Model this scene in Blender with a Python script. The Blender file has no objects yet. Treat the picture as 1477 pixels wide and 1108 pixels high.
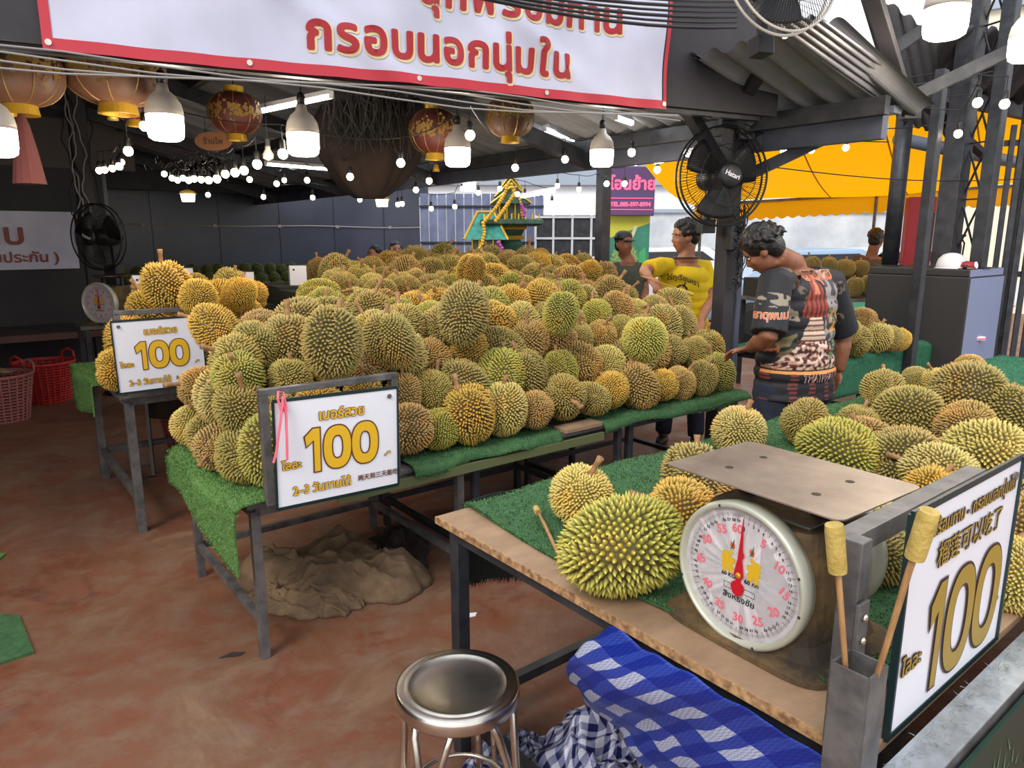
import bpy, bmesh, math, random
import numpy as np
from mathutils import Vector, Matrix, noise
from mathutils.bvhtree import BVHTree
R = math.radians
random.seed(7); rng = np.random.default_rng(7)
SC = bpy.context.scene; COL = SC.collection
PI = math.pi

def rgb(r, g, b):
    f = lambda c: (c/255/12.92) if c/255 <= .04045 else ((c/255+.055)/1.055)**2.4
    return (f(r), f(g), f(b), 1)

# ---------------------------------------------------------------- camera, world, light
H, F, PIT = 1.62, 1024.0, R(11.6)
cd = bpy.data.cameras.new('camera'); cam = bpy.data.objects.new('camera', cd); COL.objects.link(cam)
cd.sensor_width = 36; cd.lens = F/1477*36; cd.clip_start = .05; cd.clip_end = 300
cam.location = (0, 0, H); cam.rotation_euler = (R(90)-PIT, 0, 0); SC.camera = cam
W = bpy.data.worlds.new('overcast_sky'); SC.world = W; W.use_nodes = True
_wn = W.node_tree.nodes; _wl = W.node_tree.links
_bg = _wn['Background']; _tc = _wn.new('ShaderNodeTexCoord'); _sx = _wn.new('ShaderNodeSeparateXYZ'); _cr = _wn.new('ShaderNodeValToRGB')
_wl.new(_tc.outputs['Generated'], _sx.inputs[0]); _wl.new(_sx.outputs['Z'], _cr.inputs[0]); _wl.new(_cr.outputs[0], _bg.inputs[0])
_cr.color_ramp.elements[0].color = (.88, .89, .92, 1); _cr.color_ramp.elements[1].color = (.76, .83, .95, 1)
_bg.inputs[1].default_value = 1.25
SUN = bpy.data.lights.new('sun', 'SUN'); SUN.energy = 1.7; SUN.angle = R(25); SUN.color = (1, .96, .88)
sun = bpy.data.objects.new('sun', SUN); COL.objects.link(sun); sun.rotation_euler = (R(48), 0, R(-28))
SC.view_settings.view_transform = 'Standard'; SC.view_settings.look = 'None'
SC.view_settings.gamma = 1; SC.view_settings.use_curve_mapping = False
SC.view_settings.exposure = 0.35
BULB_W, LAMP_W, TUBE_E = 0.9, 8.0, 9.0

# ---------------------------------------------------------------- frames: photo rays to places, stall axes
def ray(x, y):
    a = (x-738.5)/F; b = (554-y)/F
    return Vector((a, math.cos(PIT)+b*math.sin(PIT), -math.sin(PIT)+b*math.cos(PIT)))
def P(x, y, z):                       # where a pixel meets the level z
    r = ray(x, y); t = (z-H)/r.z; return Vector((r.x*t, r.y*t, z))
def Q(x, y, Y):                       # where a pixel meets the distance Y
    r = ray(x, y); t = Y/r.y; return Vector((r.x*t, Y, H+r.z*t))
UX, UY = .785, .62
ANG = math.atan2(UY, UX)
def UV(u, v, z=0): return Vector((-.98+UX*u-UY*v, 2.48+UY*u+UX*v, z))
def uvof(p):
    dx, dy = p[0]+.98, p[1]-2.48
    return dx*UX+dy*UY, -UY*dx+UX*dy

# ---------------------------------------------------------------- materials
def mat(name, c, rough=.6, metal=0, c2=None, ns=8, nd=4, bump=0, bs=40, emit=None, es=0, trans=0, ramp=(.35, .65), stretch=None, spec=None, alpha=None, coord='Object'):
    m = bpy.data.materials.new(name); m.use_nodes = True; nt = m.node_tree; N = nt.nodes; L = nt.links
    b = N['Principled BSDF']; b.inputs['Base Color'].default_value = c; b.inputs['Roughness'].default_value = rough; b.inputs['Metallic'].default_value = metal
    if spec is not None: b.inputs['Specular IOR Level'].default_value = spec
    if c2 is not None or bump:
        tc = N.new('ShaderNodeTexCoord'); mp = N.new('ShaderNodeMapping'); L.new(tc.outputs[coord], mp.inputs[0])
        if stretch: mp.inputs['Scale'].default_value = stretch
    if c2 is not None:
        n = N.new('ShaderNodeTexNoise'); n.inputs['Scale'].default_value = ns; n.inputs['Detail'].default_value = nd; n.inputs['Roughness'].default_value = .6
        L.new(mp.outputs[0], n.inputs['Vector'])
        r = N.new('ShaderNodeValToRGB'); r.color_ramp.elements[0].position = ramp[0]; r.color_ramp.elements[1].position = ramp[1]
        r.color_ramp.elements[0].color = c; r.color_ramp.elements[1].color = c2
        L.new(n.outputs[0], r.inputs[0]); L.new(r.outputs[0], b.inputs['Base Color'])
    if bump:
        n2 = N.new('ShaderNodeTexNoise'); n2.inputs['Scale'].default_value = bs; n2.inputs['Detail'].default_value = 3
        L.new(mp.outputs[0], n2.inputs['Vector']); bp = N.new('ShaderNodeBump'); bp.inputs['Strength'].default_value = bump; bp.inputs['Distance'].default_value = .01
        L.new(n2.outputs[0], bp.inputs['Height']); L.new(bp.outputs[0], b.inputs['Normal'])
    if emit is not None:
        b.inputs['Emission Color'].default_value = emit; b.inputs['Emission Strength'].default_value = es
    if trans: b.inputs['Transmission Weight'].default_value = trans
    if alpha is not None: b.inputs['Alpha'].default_value = alpha
    return m
M = {}
M['steel'] = mat('galvanised_steel', rgb(116, 113, 111), .42, .3, rgb(82, 80, 79), 14, 4, .15, 60)
M['darksteel'] = mat('dark_painted_steel', rgb(40, 42, 48), .45, .3, rgb(62, 62, 66), 10)
M['black'] = mat('black_paint', rgb(40, 36, 40), .6, 0, rgb(52, 48, 52), 3, 5, .08, 30)
M['blackmatte'] = mat('black_plastic', rgb(26, 25, 27), .45)
M['chrome'] = mat('stainless', rgb(232, 224, 208), .27, 1.0, rgb(196, 188, 176), 6)
M['rust'] = mat('rusty_brown_enamel', rgb(108, 84, 50), .8, .0, rgb(48, 38, 28), 9, 8, .3, 60, ramp=(.38, .62))
M['plate'] = mat('worn_scale_plate', rgb(178, 160, 142), .42, .55, rgb(140, 120, 104), 5, 6, .06, 30)
M['ply'] = mat('plywood', rgb(168, 136, 106), .7, 0, rgb(140, 112, 86), 4, 8, .10, 50, stretch=(1.5, 2.5, 2))
M['plyedge'] = mat('plywood_edge', rgb(190, 150, 105), .8, 0, rgb(120, 85, 55), 50, 4)
M['white'] = mat('white_board', rgb(232, 230, 236), .35)
M['banner'] = mat('white_vinyl', rgb(205, 204, 222), .38, 0, rgb(190, 190, 208), 2)
M['bred'] = mat('banner_red', rgb(190, 45, 58), .4)
M['tred'] = mat('letter_red', rgb(165, 30, 38), .4)
M['tcream'] = mat('letter_cream', rgb(226, 205, 150), .4)
M['tyel'] = mat('letter_yellow', rgb(226, 178, 42), .4)
M['tyel2'] = mat('letter_ochre', rgb(160, 132, 45), .4)
M['tbrown'] = mat('letter_brown', rgb(105, 58, 32), .4)
M['tdark'] = mat('letter_dark_brown', rgb(62, 36, 36), .4)
M['navy'] = mat('frame_dark_green', rgb(20, 42, 44), .4)
M['ink'] = mat('ink_black', rgb(25, 22, 24), .5)
M['pink'] = mat('dial_pink', rgb(225, 110, 125), .5)
M['needle'] = mat('needle_red', rgb(190, 22, 38), .35)
M['gold'] = mat('gilded', rgb(205, 160, 50), .35, .5)
M['goldprint'] = mat('gold_print', rgb(190, 150, 75), .4, .3)
M['rimgrey'] = mat('dial_rim', rgb(190, 190, 172), .35, .3)
M['cream'] = mat('lamp_shell', rgb(205, 195, 182), .45)
M['glow'] = mat('lamp_glow', rgb(255, 255, 255), .4, emit=(1, .93, .80, 1), es=9)
M['bulbglow'] = mat('bulb_glow', rgb(255, 255, 255), .4, emit=(1, .86, .60, 1), es=11)
M['tube'] = mat('tube_glow', rgb(255, 255, 255), .4, emit=(.86, .94, 1, 1), es=TUBE_E)
M['cable'] = mat('black_cable', rgb(22, 20, 22), .5)
M['cableg'] = mat('grey_cable', rgb(150, 145, 140), .5)
M['burlap'] = mat('burlap', rgb(136, 110, 82), .95, 0, rgb(98, 78, 58), 7, 6, .5, 120)
M['burlapd'] = mat('dark_burlap', rgb(62, 50, 40), .95, 0, rgb(40, 32, 27), 7, 6, .5, 120)
M['basket'] = mat('red_plastic', rgb(185, 45, 45), .45)
M['basketd'] = mat('dull_red_plastic', rgb(130, 52, 50), .5)
M['basketp'] = mat('faded_pink_plastic', rgb(158, 98, 98), .5)
M['tanpaper'] = mat('tan_sacking', rgb(165, 140, 98), .9, 0, rgb(140, 115, 80), 8)
M['skin'] = mat('skin', rgb(178, 122, 92), .5, 0, rgb(160, 105, 78), 12)
M['skin2'] = mat('tanned_skin', rgb(150, 96, 68), .5, 0, rgb(128, 78, 54), 12)
M['hair'] = mat('black_hair', rgb(22, 18, 18), .45, 0, rgb(40, 33, 30), 60, 3, .5, 90)
M['yshirt'] = mat('yellow_cotton', rgb(235, 200, 8), .8, 0, rgb(222, 182, 6), 6, 3, .2, 14)
M['denim'] = mat('dark_blue_denim', rgb(38, 44, 62), .85, 0, rgb(28, 32, 46), 12, 4, .3, 90)
M['concrete'] = mat('pale_concrete', rgb(222, 224, 226), .9, 0, rgb(188, 192, 198), 1.4)
M['bldg'] = mat('white_building', rgb(246, 250, 252), .8, 0, rgb(236, 243, 248), .6)
M['bldgs'] = mat('grey_building_band', rgb(158, 170, 184), .8)
M['canopy'] = mat('yellow_canopy', rgb(255, 182, 10), .6, 0, rgb(250, 165, 4), .9)
_b = M['canopy'].node_tree.nodes['Principled BSDF']
M['teal'] = mat('teal_glaze', rgb(45, 150, 140), .4, 0, rgb(35, 110, 95), 12)
M['dgreen'] = mat('green_glaze', rgb(58, 92, 72), .45, 0, rgb(38, 66, 56), 12)
M['garland'] = mat('marigold', rgb(225, 190, 60), .8, 0, rgb(205, 140, 35), 40)
M['purple'] = mat('purple_orchid', rgb(175, 70, 160), .7)
M['bluewall'] = mat('blue_grey_panel', rgb(126, 134, 166), .6, 0, rgb(92, 98, 124), 2)
M['stem'] = mat('durian_stem', rgb(176, 132, 88), .8, 0, rgb(128, 92, 58), 40, 4, .3, 120)
M['mallet'] = mat('pale_foam_wood', rgb(196, 170, 92), .85, 0, rgb(170, 142, 70), 40, 4, .3, 120)
M['stick'] = mat('wood_handle', rgb(180, 138, 90), .6, 0, rgb(150, 108, 66), 25, 4, stretch=(6, 6, 1))
M['redcloth'] = mat('red_lantern_silk', rgb(96, 38, 34), .6, 0, rgb(70, 30, 28), 5)
M['dullgold'] = mat('dull_gold_print', rgb(150, 118, 58), .45, .4)
M['tasselred'] = mat('tassel_red', rgb(92, 46, 44), .9)
M['dialwhite'] = mat('dial_paper', rgb(236, 230, 232), .7)
M['glass'] = mat('clear_glass', rgb(240, 245, 245), .05, trans=.95, alpha=.35)
M['greenpanel'] = mat('dark_green_panel', rgb(18, 42, 34), .4, 0, rgb(24, 58, 44), 3)
M['red'] = mat('red_paint', rgb(150, 28, 34), .5)
M['helmet'] = mat('helmet_white', rgb(225, 222, 222), .3)
M['peach'] = mat('peach_lamp', rgb(230, 190, 70), .5)

def turf_mat(name, a, b):
    return mat(name, a, .95, 0, b, 30, 6, .6, 260, ramp=(.3, .7))
M['turf_light'] = turf_mat('turf_light', rgb(78, 118, 54), rgb(104, 142, 74))
M['turf'] = turf_mat('turf', rgb(46, 86, 50), rgb(74, 114, 68))
M['turf_daylit_teal'] = turf_mat('turf_daylit_teal', rgb(34, 92, 66), rgb(52, 122, 88))  # daylight on the turf put into a lighter teal colour
M['turf_blade'] = mat('turf_blade', rgb(84, 128, 74), .8, 0, rgb(46, 86, 48), 60)
M['turf_blade_light'] = mat('turf_blade_light', rgb(122, 160, 88), .8, 0, rgb(80, 122, 58), 60)
M['turf_blade_daylit_teal'] = mat('turf_blade_daylit_teal', rgb(50, 118, 84), .8, 0, rgb(36, 96, 66), 60)

def floor_mat():
    m = bpy.data.materials.new('red_concrete'); m.use_nodes = True; nt = m.node_tree; N = nt.nodes; L = nt.links; b = N['Principled BSDF']
    tc = N.new('ShaderNodeTexCoord')
    def nz(s, d, r=.6, dist=0):
        n = N.new('ShaderNodeTexNoise'); n.inputs['Scale'].default_value = s; n.inputs['Detail'].default_value = d; n.inputs['Roughness'].default_value = r; n.inputs['Distortion'].default_value = dist
        L.new(tc.outputs['Object'], n.inputs['Vector']); return n
    def rp(n, stops):
        r = N.new('ShaderNodeValToRGB'); e = r.color_ramp.elements; e[0].position, e[0].color = stops[0]; e[1].position, e[1].color = stops[-1]
        for p, c in stops[1:-1]:
            k = e.new(p); k.color = c
        L.new(n.outputs[0], r.inputs[0]); return r
    r1 = rp(nz(1.7, 10, .72, .9), [(.30, rgb(76, 50, 38)), (.43, rgb(120, 70, 48)), (.55, rgb(118, 82, 62)), (.70, rgb(142, 112, 86))])
    r2 = rp(nz(7, 8, .7), [(.46, (0, 0, 0, 1)), (.72, (1, 1, 1, 1))])
    mx = N.new('ShaderNodeMixRGB'); mx.inputs[2].default_value = rgb(128, 106, 88); ml = N.new('ShaderNodeMath'); ml.operation = 'MULTIPLY'; ml.inputs[1].default_value = .7
    L.new(r2.outputs[0], ml.inputs[0]); L.new(ml.outputs[0], mx.inputs[0]); L.new(r1.outputs[0], mx.inputs[1])
    vo = N.new('ShaderNodeTexVoronoi'); vo.feature = 'DISTANCE_TO_EDGE'; vo.inputs['Scale'].default_value = .42
    wn = nz(3, 5); ad = N.new('ShaderNodeMixRGB'); ad.blend_type = 'ADD'; ad.inputs[0].default_value = .28
    L.new(tc.outputs['Object'], ad.inputs[1]); L.new(wn.outputs[1], ad.inputs[2]); L.new(ad.outputs[0], vo.inputs['Vector'])
    cr = rp(vo, [(.0, (1, 1, 1, 1)), (.008, (0, 0, 0, 1))])
    mx2 = N.new('ShaderNodeMixRGB'); mx2.inputs[2].default_value = rgb(120, 92, 74); m2 = N.new('ShaderNodeMath'); m2.operation = 'MULTIPLY'; m2.inputs[1].default_value = .55
    L.new(cr.outputs[0], m2.inputs[0]); L.new(m2.outputs[0], mx2.inputs[0]); L.new(mx.outputs[0], mx2.inputs[1])
    L.new(mx2.outputs[0], b.inputs['Base Color'])
    r3 = rp(nz(3, 6), [(.35, (.42, .42, .42, 1)), (.7, (.75, .75, .75, 1))]); L.new(r3.outputs[0], b.inputs['Roughness'])
    bp = N.new('ShaderNodeBump'); bp.inputs['Strength'].default_value = .25; bp.inputs['Distance'].default_value = .01
    L.new(nz(22, 8).outputs[0], bp.inputs['Height']); L.new(bp.outputs[0], b.inputs['Normal'])
    return m
M['floor'] = floor_mat()

def durian_mat():
    m = bpy.data.materials.new('durian_husk'); m.use_nodes = True; nt = m.node_tree; N = nt.nodes; L = nt.links; b = N['Principled BSDF']
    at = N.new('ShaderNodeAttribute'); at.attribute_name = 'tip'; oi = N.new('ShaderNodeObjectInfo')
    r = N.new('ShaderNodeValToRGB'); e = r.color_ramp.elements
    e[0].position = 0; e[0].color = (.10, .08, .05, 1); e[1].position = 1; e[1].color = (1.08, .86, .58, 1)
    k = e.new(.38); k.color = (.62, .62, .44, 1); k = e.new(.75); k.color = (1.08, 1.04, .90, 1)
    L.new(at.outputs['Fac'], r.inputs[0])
    mx = N.new('ShaderNodeMixRGB'); mx.blend_type = 'MULTIPLY'; mx.inputs[0].default_value = 1; L.new(r.outputs[0], mx.inputs[1]); L.new(oi.outputs['Color'], mx.inputs[2])
    tc = N.new('ShaderNodeTexCoord'); n = N.new('ShaderNodeTexNoise'); n.inputs['Scale'].default_value = 9; n.inputs['Detail'].default_value = 3
    ad = N.new('ShaderNodeVectorMath'); ad.operation = 'ADD'; cb = N.new('ShaderNodeCombineXYZ'); mm = N.new('ShaderNodeMath'); mm.operation = 'MULTIPLY'; mm.inputs[1].default_value = 40
    L.new(oi.outputs['Random'], mm.inputs[0]); L.new(mm.outputs[0], cb.inputs[0]); L.new(tc.outputs['Object'], ad.inputs[0]); L.new(cb.outputs[0], ad.inputs[1]); L.new(ad.outputs[0], n.inputs['Vector'])
    r2 = N.new('ShaderNodeValToRGB'); e = r2.color_ramp.elements; e[0].position = .32; e[0].color = (.86, .91, .70, 1); e[1].position = .68; e[1].color = (1.22, 1.0, .72, 1)
    k = e.new(.5); k.color = (1, 1, 1, 1); L.new(n.outputs[0], r2.inputs[0])
    m3 = N.new('ShaderNodeMixRGB'); m3.blend_type = 'MULTIPLY'; m3.inputs[0].default_value = .8; L.new(mx.outputs[0], m3.inputs[1]); L.new(r2.outputs[0], m3.inputs[2])
    L.new(m3.outputs[0], b.inputs['Base Color']); b.inputs['Roughness'].default_value = .62
    return m
M['durian'] = durian_mat()

def check_mat(name, c1, c2, c3, s):
    m = bpy.data.materials.new(name); m.use_nodes = True; nt = m.node_tree; N = nt.nodes; L = nt.links; b = N['Principled BSDF']
    uv = N.new('ShaderNodeUVMap'); sp = N.new('ShaderNodeSeparateXYZ'); L.new(uv.outputs[0], sp.inputs[0])
    outs = []
    for i in (0, 1):
        w = N.new('ShaderNodeMath'); w.operation = 'MULTIPLY'; w.inputs[1].default_value = s; L.new(sp.outputs[i], w.inputs[0])
        f = N.new('ShaderNodeMath'); f.operation = 'FRACT'; L.new(w.outputs[0], f.inputs[0])
        g = N.new('ShaderNodeMath'); g.operation = 'GREATER_THAN'; g.inputs[1].default_value = .5; L.new(f.outputs[0], g.inputs[0]); outs.append(g)
    ad = N.new('ShaderNodeMath'); ad.operation = 'ADD'; L.new(outs[0].outputs[0], ad.inputs[0]); L.new(outs[1].outputs[0], ad.inputs[1])
    hf = N.new('ShaderNodeMath'); hf.operation = 'MULTIPLY'; hf.inputs[1].default_value = .5; L.new(ad.outputs[0], hf.inputs[0])
    r = N.new('ShaderNodeValToRGB'); r.color_ramp.interpolation = 'CONSTANT'; e = r.color_ramp.elements
    e[0].position = 0; e[0].color = c1; e[1].position = .8; e[1].color = c3; k = e.new(.3); k.color = c2
    L.new(hf.outputs[0], r.inputs[0])
    ck = N.new('ShaderNodeTexChecker'); ck.inputs['Scale'].default_value = s*14; L.new(uv.outputs[0], ck.inputs['Vector'])
    mx = N.new('ShaderNodeMixRGB'); mx.blend_type = 'MULTIPLY'; mx.inputs[0].default_value = .45; L.new(r.outputs[0], mx.inputs[1]); L.new(ck.outputs[0], mx.inputs[2])
    ck.inputs[1].default_value = (1, 1, 1, 1); ck.inputs[2].default_value = (.25, .28, .5, 1)
    L.new(mx.outputs[0], b.inputs['Base Color']); b.inputs['Roughness'].default_value = .35
    return m
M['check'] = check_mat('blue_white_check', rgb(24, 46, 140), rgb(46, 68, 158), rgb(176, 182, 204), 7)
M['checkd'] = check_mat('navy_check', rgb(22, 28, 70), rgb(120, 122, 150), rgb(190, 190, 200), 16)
def attr_mat(name, rough=.7):
    m = bpy.data.materials.new(name); m.use_nodes = True; nt = m.node_tree
    a = nt.nodes.new('ShaderNodeAttribute'); a.attribute_name = 'Col'; nt.links.new(a.outputs['Color'], nt.nodes['Principled BSDF'].inputs['Base Color'])
    nt.nodes['Principled BSDF'].inputs['Roughness'].default_value = rough; return m
M['printcol'] = attr_mat('printed_fabric')

# ---------------------------------------------------------------- builders
def link(name, me, m=None, parent=None, loc=None, rot=None):
    o = bpy.data.objects.new(name, me); COL.objects.link(o)
    if m is not None and hasattr(me, 'materials') and not me.materials: me.materials.append(m)
    if parent is not None: o.parent = parent
    if loc is not None: o.location = loc
    if rot is not None: o.rotation_euler = rot
    return o
def tag(o, label=None, cat=None, group=None, kind=None):
    if label: o['label'] = label
    if cat: o['category'] = cat
    if group: o['group'] = group
    if kind: o['kind'] = kind
    return o
def thing(name, label, cat, loc=(0, 0, 0), rotz=0, group=None, rot=None):
    o = bpy.data.objects.new(name, None); COL.objects.link(o); o.location = loc
    o.rotation_euler = rot if rot else (0, 0, rotz); o.empty_display_size = .05
    return tag(o, label, cat, group)
class MB:
    def __init__(s): s.v = []; s.f = []; s.uv = None
    def add(s, vs, fs):
        n = len(s.v); s.v += [tuple(p) for p in vs]; s.f += [tuple(i+n for i in f) for f in fs]; return s
    def box(s, c, d, rot=None, m=None):
        x, y, z = d[0]/2, d[1]/2, d[2]/2
        vs = [Vector(p) for p in ((-x,-y,-z),(x,-y,-z),(x,y,-z),(-x,y,-z),(-x,-y,z),(x,-y,z),(x,y,z),(-x,y,z))]
        if rot is not None:
            rm = rot if isinstance(rot, Matrix) else Matrix.Rotation(rot, 3, 'Z'); vs = [rm @ p for p in vs]
        c = Vector(c); return s.add([p+c for p in vs], [(0,3,2,1),(4,5,6,7),(0,1,5,4),(1,2,6,5),(2,3,7,6),(3,0,4,7)])
    def bar(s, a, b, w, h=None, up=(0, 0, 1)):            # square bar from a to b
        a, b = Vector(a), Vector(b); h = h or w; d = (b-a).normalized(); upv = Vector(up)
        if abs(d.dot(upv)) > .95: upv = Vector((0, 1, 0)) if abs(d.y) < .9 else Vector((1, 0, 0))
        sx = d.cross(upv).normalized()*w/2; sy = sx.cross(d).normalized()*h/2
        vs = [p+i*sx+j*sy for p in (a, b) for i, j in ((-1,-1),(1,-1),(1,1),(-1,1))]
        return s.add(vs, [(0,3,2,1),(4,5,6,7),(0,1,5,4),(1,2,6,5),(2,3,7,6),(3,0,4,7)])
    def tube(s, pts, r, n=8, closed=False, caps=True):
        pts = [Vector(p) for p in pts]; k = len(pts); rs = r if isinstance(r, (list, tuple)) else [r]*k
        up = None; vs = []; fs = []
        for i, p in enumerate(pts):
            if closed: d = (pts[(i+1) % k]-pts[i-1]).normalized()
            else: d = (pts[min(i+1, k-1)]-pts[max(i-1, 0)]).normalized()
            if up is None: up = Vector((0, 0, 1)) if abs(d.z) < .9 else Vector((1, 0, 0))
            a = d.cross(up)
            if a.length < 1e-5: a = d.orthogonal()
            a.normalize(); b = a.cross(d).normalized(); up = b
            vs += [p+(a*math.cos(2*PI*j/n)+b*math.sin(2*PI*j/n))*rs[i] for j in range(n)]
        for i in range(k if closed else k-1):
            i2 = (i+1) % k
            fs += [(i*n+j, i*n+(j+1) % n, i2*n+(j+1) % n, i2*n+j) for j in range(n)]
        if caps and not closed: fs += [tuple(range(n))[::-1], tuple((k-1)*n+j for j in range(n))]
        return s.add(vs, fs)
    def lathe(s, prof, n=24, c=(0, 0, 0), mtx=None, sx=1, sy=1, cap=True):
        c = Vector(c); vs = []; fs = []; k = len(prof)
        for r, z in prof:
            for j in range(n):
                p = Vector((r*sx*math.cos(2*PI*j/n), r*sy*math.sin(2*PI*j/n), z))
                vs.append((mtx @ p if mtx else p)+c)
        for i in range(k-1): fs += [(i*n+j, i*n+(j+1) % n, (i+1)*n+(j+1) % n, (i+1)*n+j) for j in range(n)]
        if cap and prof[0][0] > 1e-6: fs.append(tuple(range(n))[::-1])
        if cap and prof[-1][0] > 1e-6: fs.append(tuple((k-1)*n+j for j in range(n)))
        return s.add(vs, fs)
    def ball(s, c, r, n=12, rot=None):
        r = (r, r, r) if isinstance(r, (int, float)) else r; m = max(6, n//2+2)
        prof = [(math.sin(PI*i/m), -math.cos(PI*i/m)) for i in range(m+1)]; prof[0] = (1e-7, -1); prof[-1] = (1e-7, 1)
        mt = Matrix.Diagonal(Vector(r)); mt = (rot @ mt) if rot is not None else mt
        return s.lathe(prof, n, c, mt)
    def prism(s, poly, h, fn=lambda x, y, z: (x, y, z)):   # poly in xy, thickness h in z, mapped by fn
        n = len(poly); vs = [fn(x, y, 0) for x, y in poly]+[fn(x, y, h) for x, y in poly]
        return s.add(vs, [tuple(range(n))[::-1], tuple(range(n, 2*n))]+[(i, (i+1) % n, n+(i+1) % n, n+i) for i in range(n)])
    def grid(s, nu, nv, fn, uv=False):
        vs = [fn(i/nu, j/nv) for j in range(nv+1) for i in range(nu+1)]
        fs = [(j*(nu+1)+i, j*(nu+1)+i+1, (j+1)*(nu+1)+i+1, (j+1)*(nu+1)+i) for j in range(nv) for i in range(nu)]
        if uv: s.uv = [(i/nu, j/nv) for j in range(nv+1) for i in range(nu+1)]
        return s.add(vs, fs)
    def mesh(s, name, smooth=False):
        me = bpy.data.meshes.new(name); me.from_pydata(s.v, [], s.f)
        if s.uv:
            ul = me.uv_layers.new(name='UVMap'); vi = np.empty(len(me.loops), np.int32); me.loops.foreach_get('vertex_index', vi)
            ul.data.foreach_set('uv', np.array(s.uv, np.float32)[vi].ravel())
        if smooth: me.shade_smooth()
        me.update(); return me
    def build(s, name, m, parent=None, smooth=False, loc=None, rot=None, bevel=0, solid=0):
        o = link(name, s.mesh(name, smooth), m, parent, loc, rot)
        if solid:
            md = o.modifiers.new('solidify', 'SOLIDIFY'); md.thickness = solid; md.offset = 0
        if bevel:
            md = o.modifiers.new('bevel', 'BEVEL'); md.width = bevel; md.segments = 2; md.limit_method = 'ANGLE'
        return o
def structure(o): o['kind'] = 'structure'; return o
def copy_tree(o, parent=None):
    c = o.copy(); COL.objects.link(c)
    if parent is not None: c.parent = parent
    for ch in list(o.children): copy_tree(ch, c)
    return c

# text as flat glyph meshes (Blender's own font with its fallbacks)
_tcache = {}
THAI_MARKS = 'ัิีึืุู็่้๊๋์ํ'
def glyphs(body, size, track=1.0):
    if track != 1.0:                       # spaced letters: marks stay over their own letter
        cl = []
        for ch in body:
            if ch in THAI_MARKS and cl: cl[-1] += ch
            else: cl.append(ch)
        V, Fs, x = [], [], 0.0
        for c in cl:
            if c == ' ': x += .3; continue
            v, fs = glyphs(c, 1.0); vb, _f = glyphs(c[0], 1.0)
            # centred text: shift so that the base letter's left edge sits at x
            lo, hi = vb[:, 0].min(), vb[:, 0].max(); w = hi-lo
            sh = x-v[:, 0].min(); n = sum(len(q) for q in V)
            V.append(v+np.array([sh, 0])); Fs += [tuple(i+n for i in f) for f in fs]; x += w+.075*track
        P_ = np.concatenate(V); P_[:, 0] -= (P_[:, 0].min()+P_[:, 0].max())/2
        return P_*size, Fs
    k = (body, track)
    if k not in _tcache:
        cu = bpy.data.curves.new('glyph', 'FONT'); cu.body = body; cu.size = 1; cu.resolution_u = 3; cu.align_x = 'CENTER'; cu.space_character = track
        o = bpy.data.objects.new('glyph', cu); COL.objects.link(o); bpy.context.view_layer.update()
        me = bpy.data.meshes.new_from_object(o.evaluated_get(bpy.context.evaluated_depsgraph_get()))
        v = np.empty(len(me.vertices)*3, np.float32); me.vertices.foreach_get('co', v)
        fs = [tuple(p.vertices) for p in me.polygons]
        bpy.data.objects.remove(o); bpy.data.curves.remove(cu); bpy.data.meshes.remove(me)
        _tcache[k] = (v.reshape(-1, 3)[:, :2].copy(), fs)
    v, fs = _tcache[k]
    return v*size, fs
def lettering(name, body, size, m, parent, fn, bold=0.0, at=(0, 0), sx=1.0, lift=0.001, skew=0, shift=10, track=1.0):
    v, fs = glyphs(body, size, track); vs = []; ff = []
    offs = [(0, 0)] if bold <= 0 else [(bold*math.cos(2*PI*i/shift), bold*math.sin(2*PI*i/shift)) for i in range(shift)]+([(0, 0)])
    for i, (ox, oy) in enumerate(offs):
        n = len(vs); dz = lift+i*2e-5
        vs += [fn((x+ox)*sx+at[0]+skew*y, y+oy+at[1], dz) for x, y in v.tolist()]
        ff += [tuple(a+n for a in f) for f in fs]
    b = MB(); b.v = [tuple(p) for p in vs]; b.f = ff
    return b.build(name, m, parent)
def smoothstep(a, b, x):
    t = max(0, min(1, (x-a)/(b-a))); return t*t*(3-2*t)
ONES = 'zeroth first second third fourth fifth sixth seventh eighth ninth tenth eleventh twelfth thirteenth fourteenth fifteenth sixteenth seventeenth eighteenth nineteenth twentieth'.split()
def ordn(i):
    if i <= 20: return ONES[i]
    return {2: 'twenty', 3: 'thirty', 4: 'forty'}[i//10]+'-'+ONES[i % 10] if i % 10 else 'thirtieth'

# ================================================================= SETTING
structure(MB().add([(-16, -3, 0), (16, -3, 0), (16, 30, 0), (-16, 30, 0)], [(0, 1, 2, 3)]).build('floor', M['floor']))
# walls
def wall(name, a, b, z0, z1, th, m):
    a, b = Vector(a), Vector(b); d = (b-a); c = (a+b)/2; o = MB().box((0, 0, 0), (d.length, th, z1-z0)).build(name, m, None, loc=(c.x, c.y, (z0+z1)/2), rot=(0, 0, math.atan2(d.y, d.x)))
    return structure(o)
M['wallL'] = mat('black_wall', rgb(46, 42, 46), .7, 0, rgb(58, 53, 56), 1.2, 6)
M['wallB'] = mat('slate_painted_wall', rgb(48, 52, 66), .32, 0, rgb(66, 70, 84), .9, 6, .05, 8)
pa = UV(-5.0, 7.55); pb = UV(.86, 7.55)
wl = wall('wall_left', (pa.x, pa.y, 0), (pb.x, pb.y, 0), 0, 4.3, .12, M['wallL'])
MB().box((0, -.08, .55), (6.6, .02, .55)).build('upper_wall_board', mat('taupe_board', rgb(96, 88, 84), .8), wl)
wall('wall_return', (pb.x, pb.y, 0), tuple(UV(.86, 10.3)), 0, 4.0, .1, M['wallB'])
bw = wall('wall_back', tuple(UV(.86, 10.2)), tuple(UV(7.1, 10.2)), 0, 3.0, .12, M['wallB'])
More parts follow.
